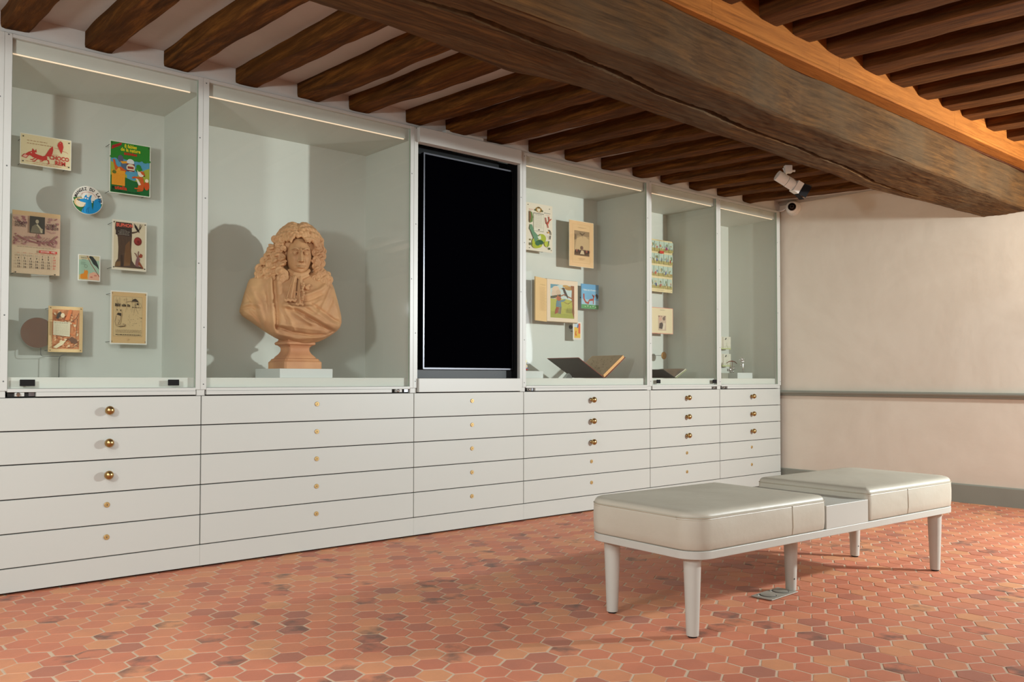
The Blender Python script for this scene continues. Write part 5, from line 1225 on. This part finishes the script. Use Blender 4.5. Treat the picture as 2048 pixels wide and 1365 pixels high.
def cushion(s0, s1, rad, seam_s):
    """upholstered block: loft of rounded outlines with a soft crown, seam welt round the top edge"""
    bm = bmesh.new(); z0, z1 = .3045, .4375
    L = [(.004, z0), (.0005, z0+.006), (-.002, z0+.03), (-.0025, z0+.07), (-.001, z0+.100), (.0, z0+.1085), (.0022, z0+.1105), (.001, z0+.1125), (.0015, z0+.116), (.005, z0+.123), (.011, z0+.1285), (.020, z0+.1320)]
    rings = []; n = 14
    base = rrect(s0, s1, T0, T1, rad, n)
    for ins, z in L:
        rd = tuple(max(.004, r_-ins) for r_ in rad); q = rrect(s0+ins, s1-ins, T0+ins, T1-ins, rd, n)
        rings.append([bm.verts.new((x, y, z+.0012*noise.noise(Vector((x*6, y*6, z*9))))) for x, y in q])
    for A, B in zip(rings, rings[1:]):
        for i in range(len(A)): bm.faces.new((A[i], A[(i+1) % len(A)], B[(i+1) % len(A)], B[i]))
    bm.faces.new(rings[0][::-1])
    # crowned top: shrink rings to the centre
    cx, cy = (s0+s1)/2, (T0+T1)/2; prev = rings[-1]; q0 = [(v.co.x, v.co.y) for v in prev]
    for k in range(1, 12):
        t = k/12; z = z0+.1320+.006*(1-(1-t)**2)
        cur = [bm.verts.new((x+(cx-x)*t, y+(cy-y)*t, z+.0025*noise.noise(Vector(((x+(cx-x)*t)*5, (y+(cy-y)*t)*5, s0))))) for x, y in q0]
        for i in range(len(cur)): bm.faces.new((prev[i], prev[(i+1) % len(cur)], cur[(i+1) % len(cur)], cur[i]))
        prev = cur
    bm.faces.new(prev)
    c = obj('cushion', bm, MT['leather'], bench, smooth=True)
    bm = bmesh.new(); zz = z0+.1100
    q = rrect(s0-.0012, s1+.0012, T0-.0012, T1+.0012, tuple(r_+.001 for r_ in rad), 14)
    tube(bm, [(x, y, zz+.0012*noise.noise(Vector((x*6, y*6, zz*9)))) for x, y in q]+[(q[0][0], q[0][1], zz)], .0016, 6)
    tube(bm, [(x, y, zz-.007) for x, y in rrect(s0-.0006, s1+.0006, T0-.0006, T1+.0006, rad, 14)], .0008, 5)
    tube(bm, [(seam_s, T0+.001, z0+.004), (seam_s+.001, T0-.003, z0+.03), (seam_s-.001, T0-.0035, z0+.07), (seam_s, T0-.001, z0+.108)], .0016, 6)
    obj('seam', bm, mat('leather_seam', (178, 166, 144), .5), c, smooth=True)
cushion(S0, .690, (.085, .022, .022, .085), .470); cushion(.992, S1, (.022, .085, .085, .022), 1.302)
obj('centre_box', BX(.6925, .9895, T0+.001, T1-.001, .3037, .3935), MT['bench'], bench, bevel=.0012)
for s, t in ((0, 0), (0, .39), (1.684, 0), (1.684, .40), (.823, .176)):
    bm = bmesh.new(); lathe(bm, [(.0205, .006), (.0215, .007), (.031, .2754)], 36, 'z', (s, t, 0)); lg = obj('leg', bm, MT['bench'], bench, smooth='auto')
    bm = bmesh.new(); lathe(bm, [(.016, 0.0005), (.016, .0062)], 20, 'z', (s, t, 0)); obj('leg_pad', bm, MT['blackmat'], lg)
    if (s, t) in ((.823, .176), (1.684, .40)):
        bm = bmesh.new(); c = Vector((s, t, .055)); dr = Vector((-.35, -1, 0)).normalized() if s < 1 else Vector((-.2, -1, 0)).normalized(); cyl(bm, c+dr*.0215, c+dr*.0238, .0028, None, 12); obj('leg_hole', bm, MT['blackmat'], lg)
# ------------------------------------------------------------------ floor socket plate
root = thing('floor_socket', 'grey metal floor socket plate with two round covers under the bench', 'socket', (3.146, -2.024, .0025), math.radians(2))
obj('plate', BX(-.103, .103, -.047, .047, 0, .004), mat('worn_aluminium', (168, 164, 152), .5, metal=.3, noise_amt=.15, noise_scale=40), root, bevel=.001)
for s in (-1, 1):
    bm = bmesh.new(); lathe(bm, [(.0001, .004), (.030, .004), (.030, .0062), (.0285, .0068), (.0001, .0068)], 36, 'z', (s*.048, .002, 0)); cv = obj('socket_cover', bm, mat('socket_grey', (150, 147, 136), .45, metal=.2), root, smooth='auto')
    bm = bmesh.new(); N = 36
    tube(bm, [(s*.048+.0325*math.cos(2*PI*i/N), .002+.0325*math.sin(2*PI*i/N), .0043) for i in range(N+1)], .0009, 5); obj('ring_groove', bm, MT['dark'], cv)
    obj('finger_tab', BX(s*.048-.030, s*.048-.012, .030, .036, .004, .0072), MT['chrome'], cv)

# ------------------------------------------------------------------ spotlight on the joist
root = thing('spotlight', 'white tubular spotlight hanging from an oak joist', 'spotlight', (4.985, -.985, 2.262))
Rv = Vector((.754, -.657, 0)); Fv = Vector((.656, .754, 0)); Uz = Vector((0, 0, 1))
ax = (Rv*.84-Uz*.47+Fv*.12).normalized(); c0 = Rv*(-.025)-Uz*.092
bm = bmesh.new(); cyl(bm, c0-ax*.055, c0+ax*.018, .0345, .0345, 36); obj('body', bm, MT['lampw'], root, smooth='auto', bevel=.002)
bm = bmesh.new(); cyl(bm, c0+ax*.0195, c0+ax*.075, .0355, .0355, 36); obj('front_barrel', bm, MT['lampw'], root, smooth='auto', bevel=.001)
q = ax.to_track_quat('Z', 'Y').to_matrix().to_4x4(); q = q @ Matrix.Rotation(math.radians(10), 4, 'Z')
bm = bmesh.new(); box(bm, -.037, .037, -.037, .037, 0, .042); bm.transform(Matrix.Translation(c0+ax*.076) @ q); obj('square_hood', bm, MT['lampw'], root, bevel=.002)
bm = bmesh.new()
for i, (dx, dy) in enumerate(((1, 0), (-1, 0), (0, 1), (0, -1))):
    vs = []
    for k, (s, l_) in enumerate(((-.034, 0), (.034, 0), (.040, .050), (-.040, .050))):
        o1 = .036+.012*(l_ > 0); p = Vector((dx*o1+(-dy)*s, dy*o1+dx*s, .118-.076+l_)); vs.append(p)
    n_ = Vector((dx, dy, 0))*.0018
    A = [bm.verts.new(p) for p in vs]; B = [bm.verts.new(p+n_) for p in vs]
    bm.faces.new(A); bm.faces.new(B[::-1])
    for k in range(4): bm.faces.new((A[k], A[(k+1) % 4], B[(k+1) % 4], B[k]))
bm.transform(Matrix.Translation(c0+ax*.076) @ q); obj('barn_doors', bm, MT['blackmat'], root)
bm = bmesh.new(); box(bm, -.024, .024, -.018, .018, -.050, .0); bm.transform(Matrix.Rotation(math.radians(-41), 4, 'Z')); obj('mount', bm, MT['lampw'], root, bevel=.004)
bm = bmesh.new(); cyl(bm, (0, 0, -.04), c0+Vector((0, 0, .03)), .008, None, 16); k_ = Rv*.03; cyl(bm, Vector((0, 0, -.035))+Rv*.02, Vector((0, 0, -.035))+Rv*.045, .007, None, 16); cyl(bm, Vector((0, 0, -.045))-Rv*.02, Vector((0, 0, -.018))-Rv*.032, .004, None, 10)
obj('swivel', bm, MT['lampw'], root, smooth='auto')
# ------------------------------------------------------------------ dome camera
root = thing('security_camera', 'white turret camera with a black round lens in the upper corner', 'camera', (XW, -.115, 2.312))
bm = bmesh.new(); cyl(bm, (-.0005, 0, 0), (-.030, 0, 0), .064, .058, 48); obj('base', bm, MT['camw'], root, smooth='auto', bevel=.003)
dc = Vector((-.050, -.012, 0)); bm = bmesh.new(); ball(bm, dc, .053, 4); obj('shell', bm, MT['camw'], root, smooth=True)
ld = Vector((-.88, -.47, -.06)).normalized(); bm = bmesh.new(); cyl(bm, dc+ld*.032, dc+ld*.0535, .0345, .0325, 40); obj('lens_window', bm, MT['lens'], root, smooth='auto', bevel=.003)
bm = bmesh.new(); cyl(bm, dc+ld*.053, dc+ld*.056, .016, .013, 30); obj('lens', bm, MT['lens'], root, smooth='auto', bevel=.002)
bm = bmesh.new(); tube(bm, [(-.03, .03, .02), (-.035, .085, -.01), (-.05, .118, -.014)], .006, 8); obj('cable', bm, MT['camw'], root, smooth=True)
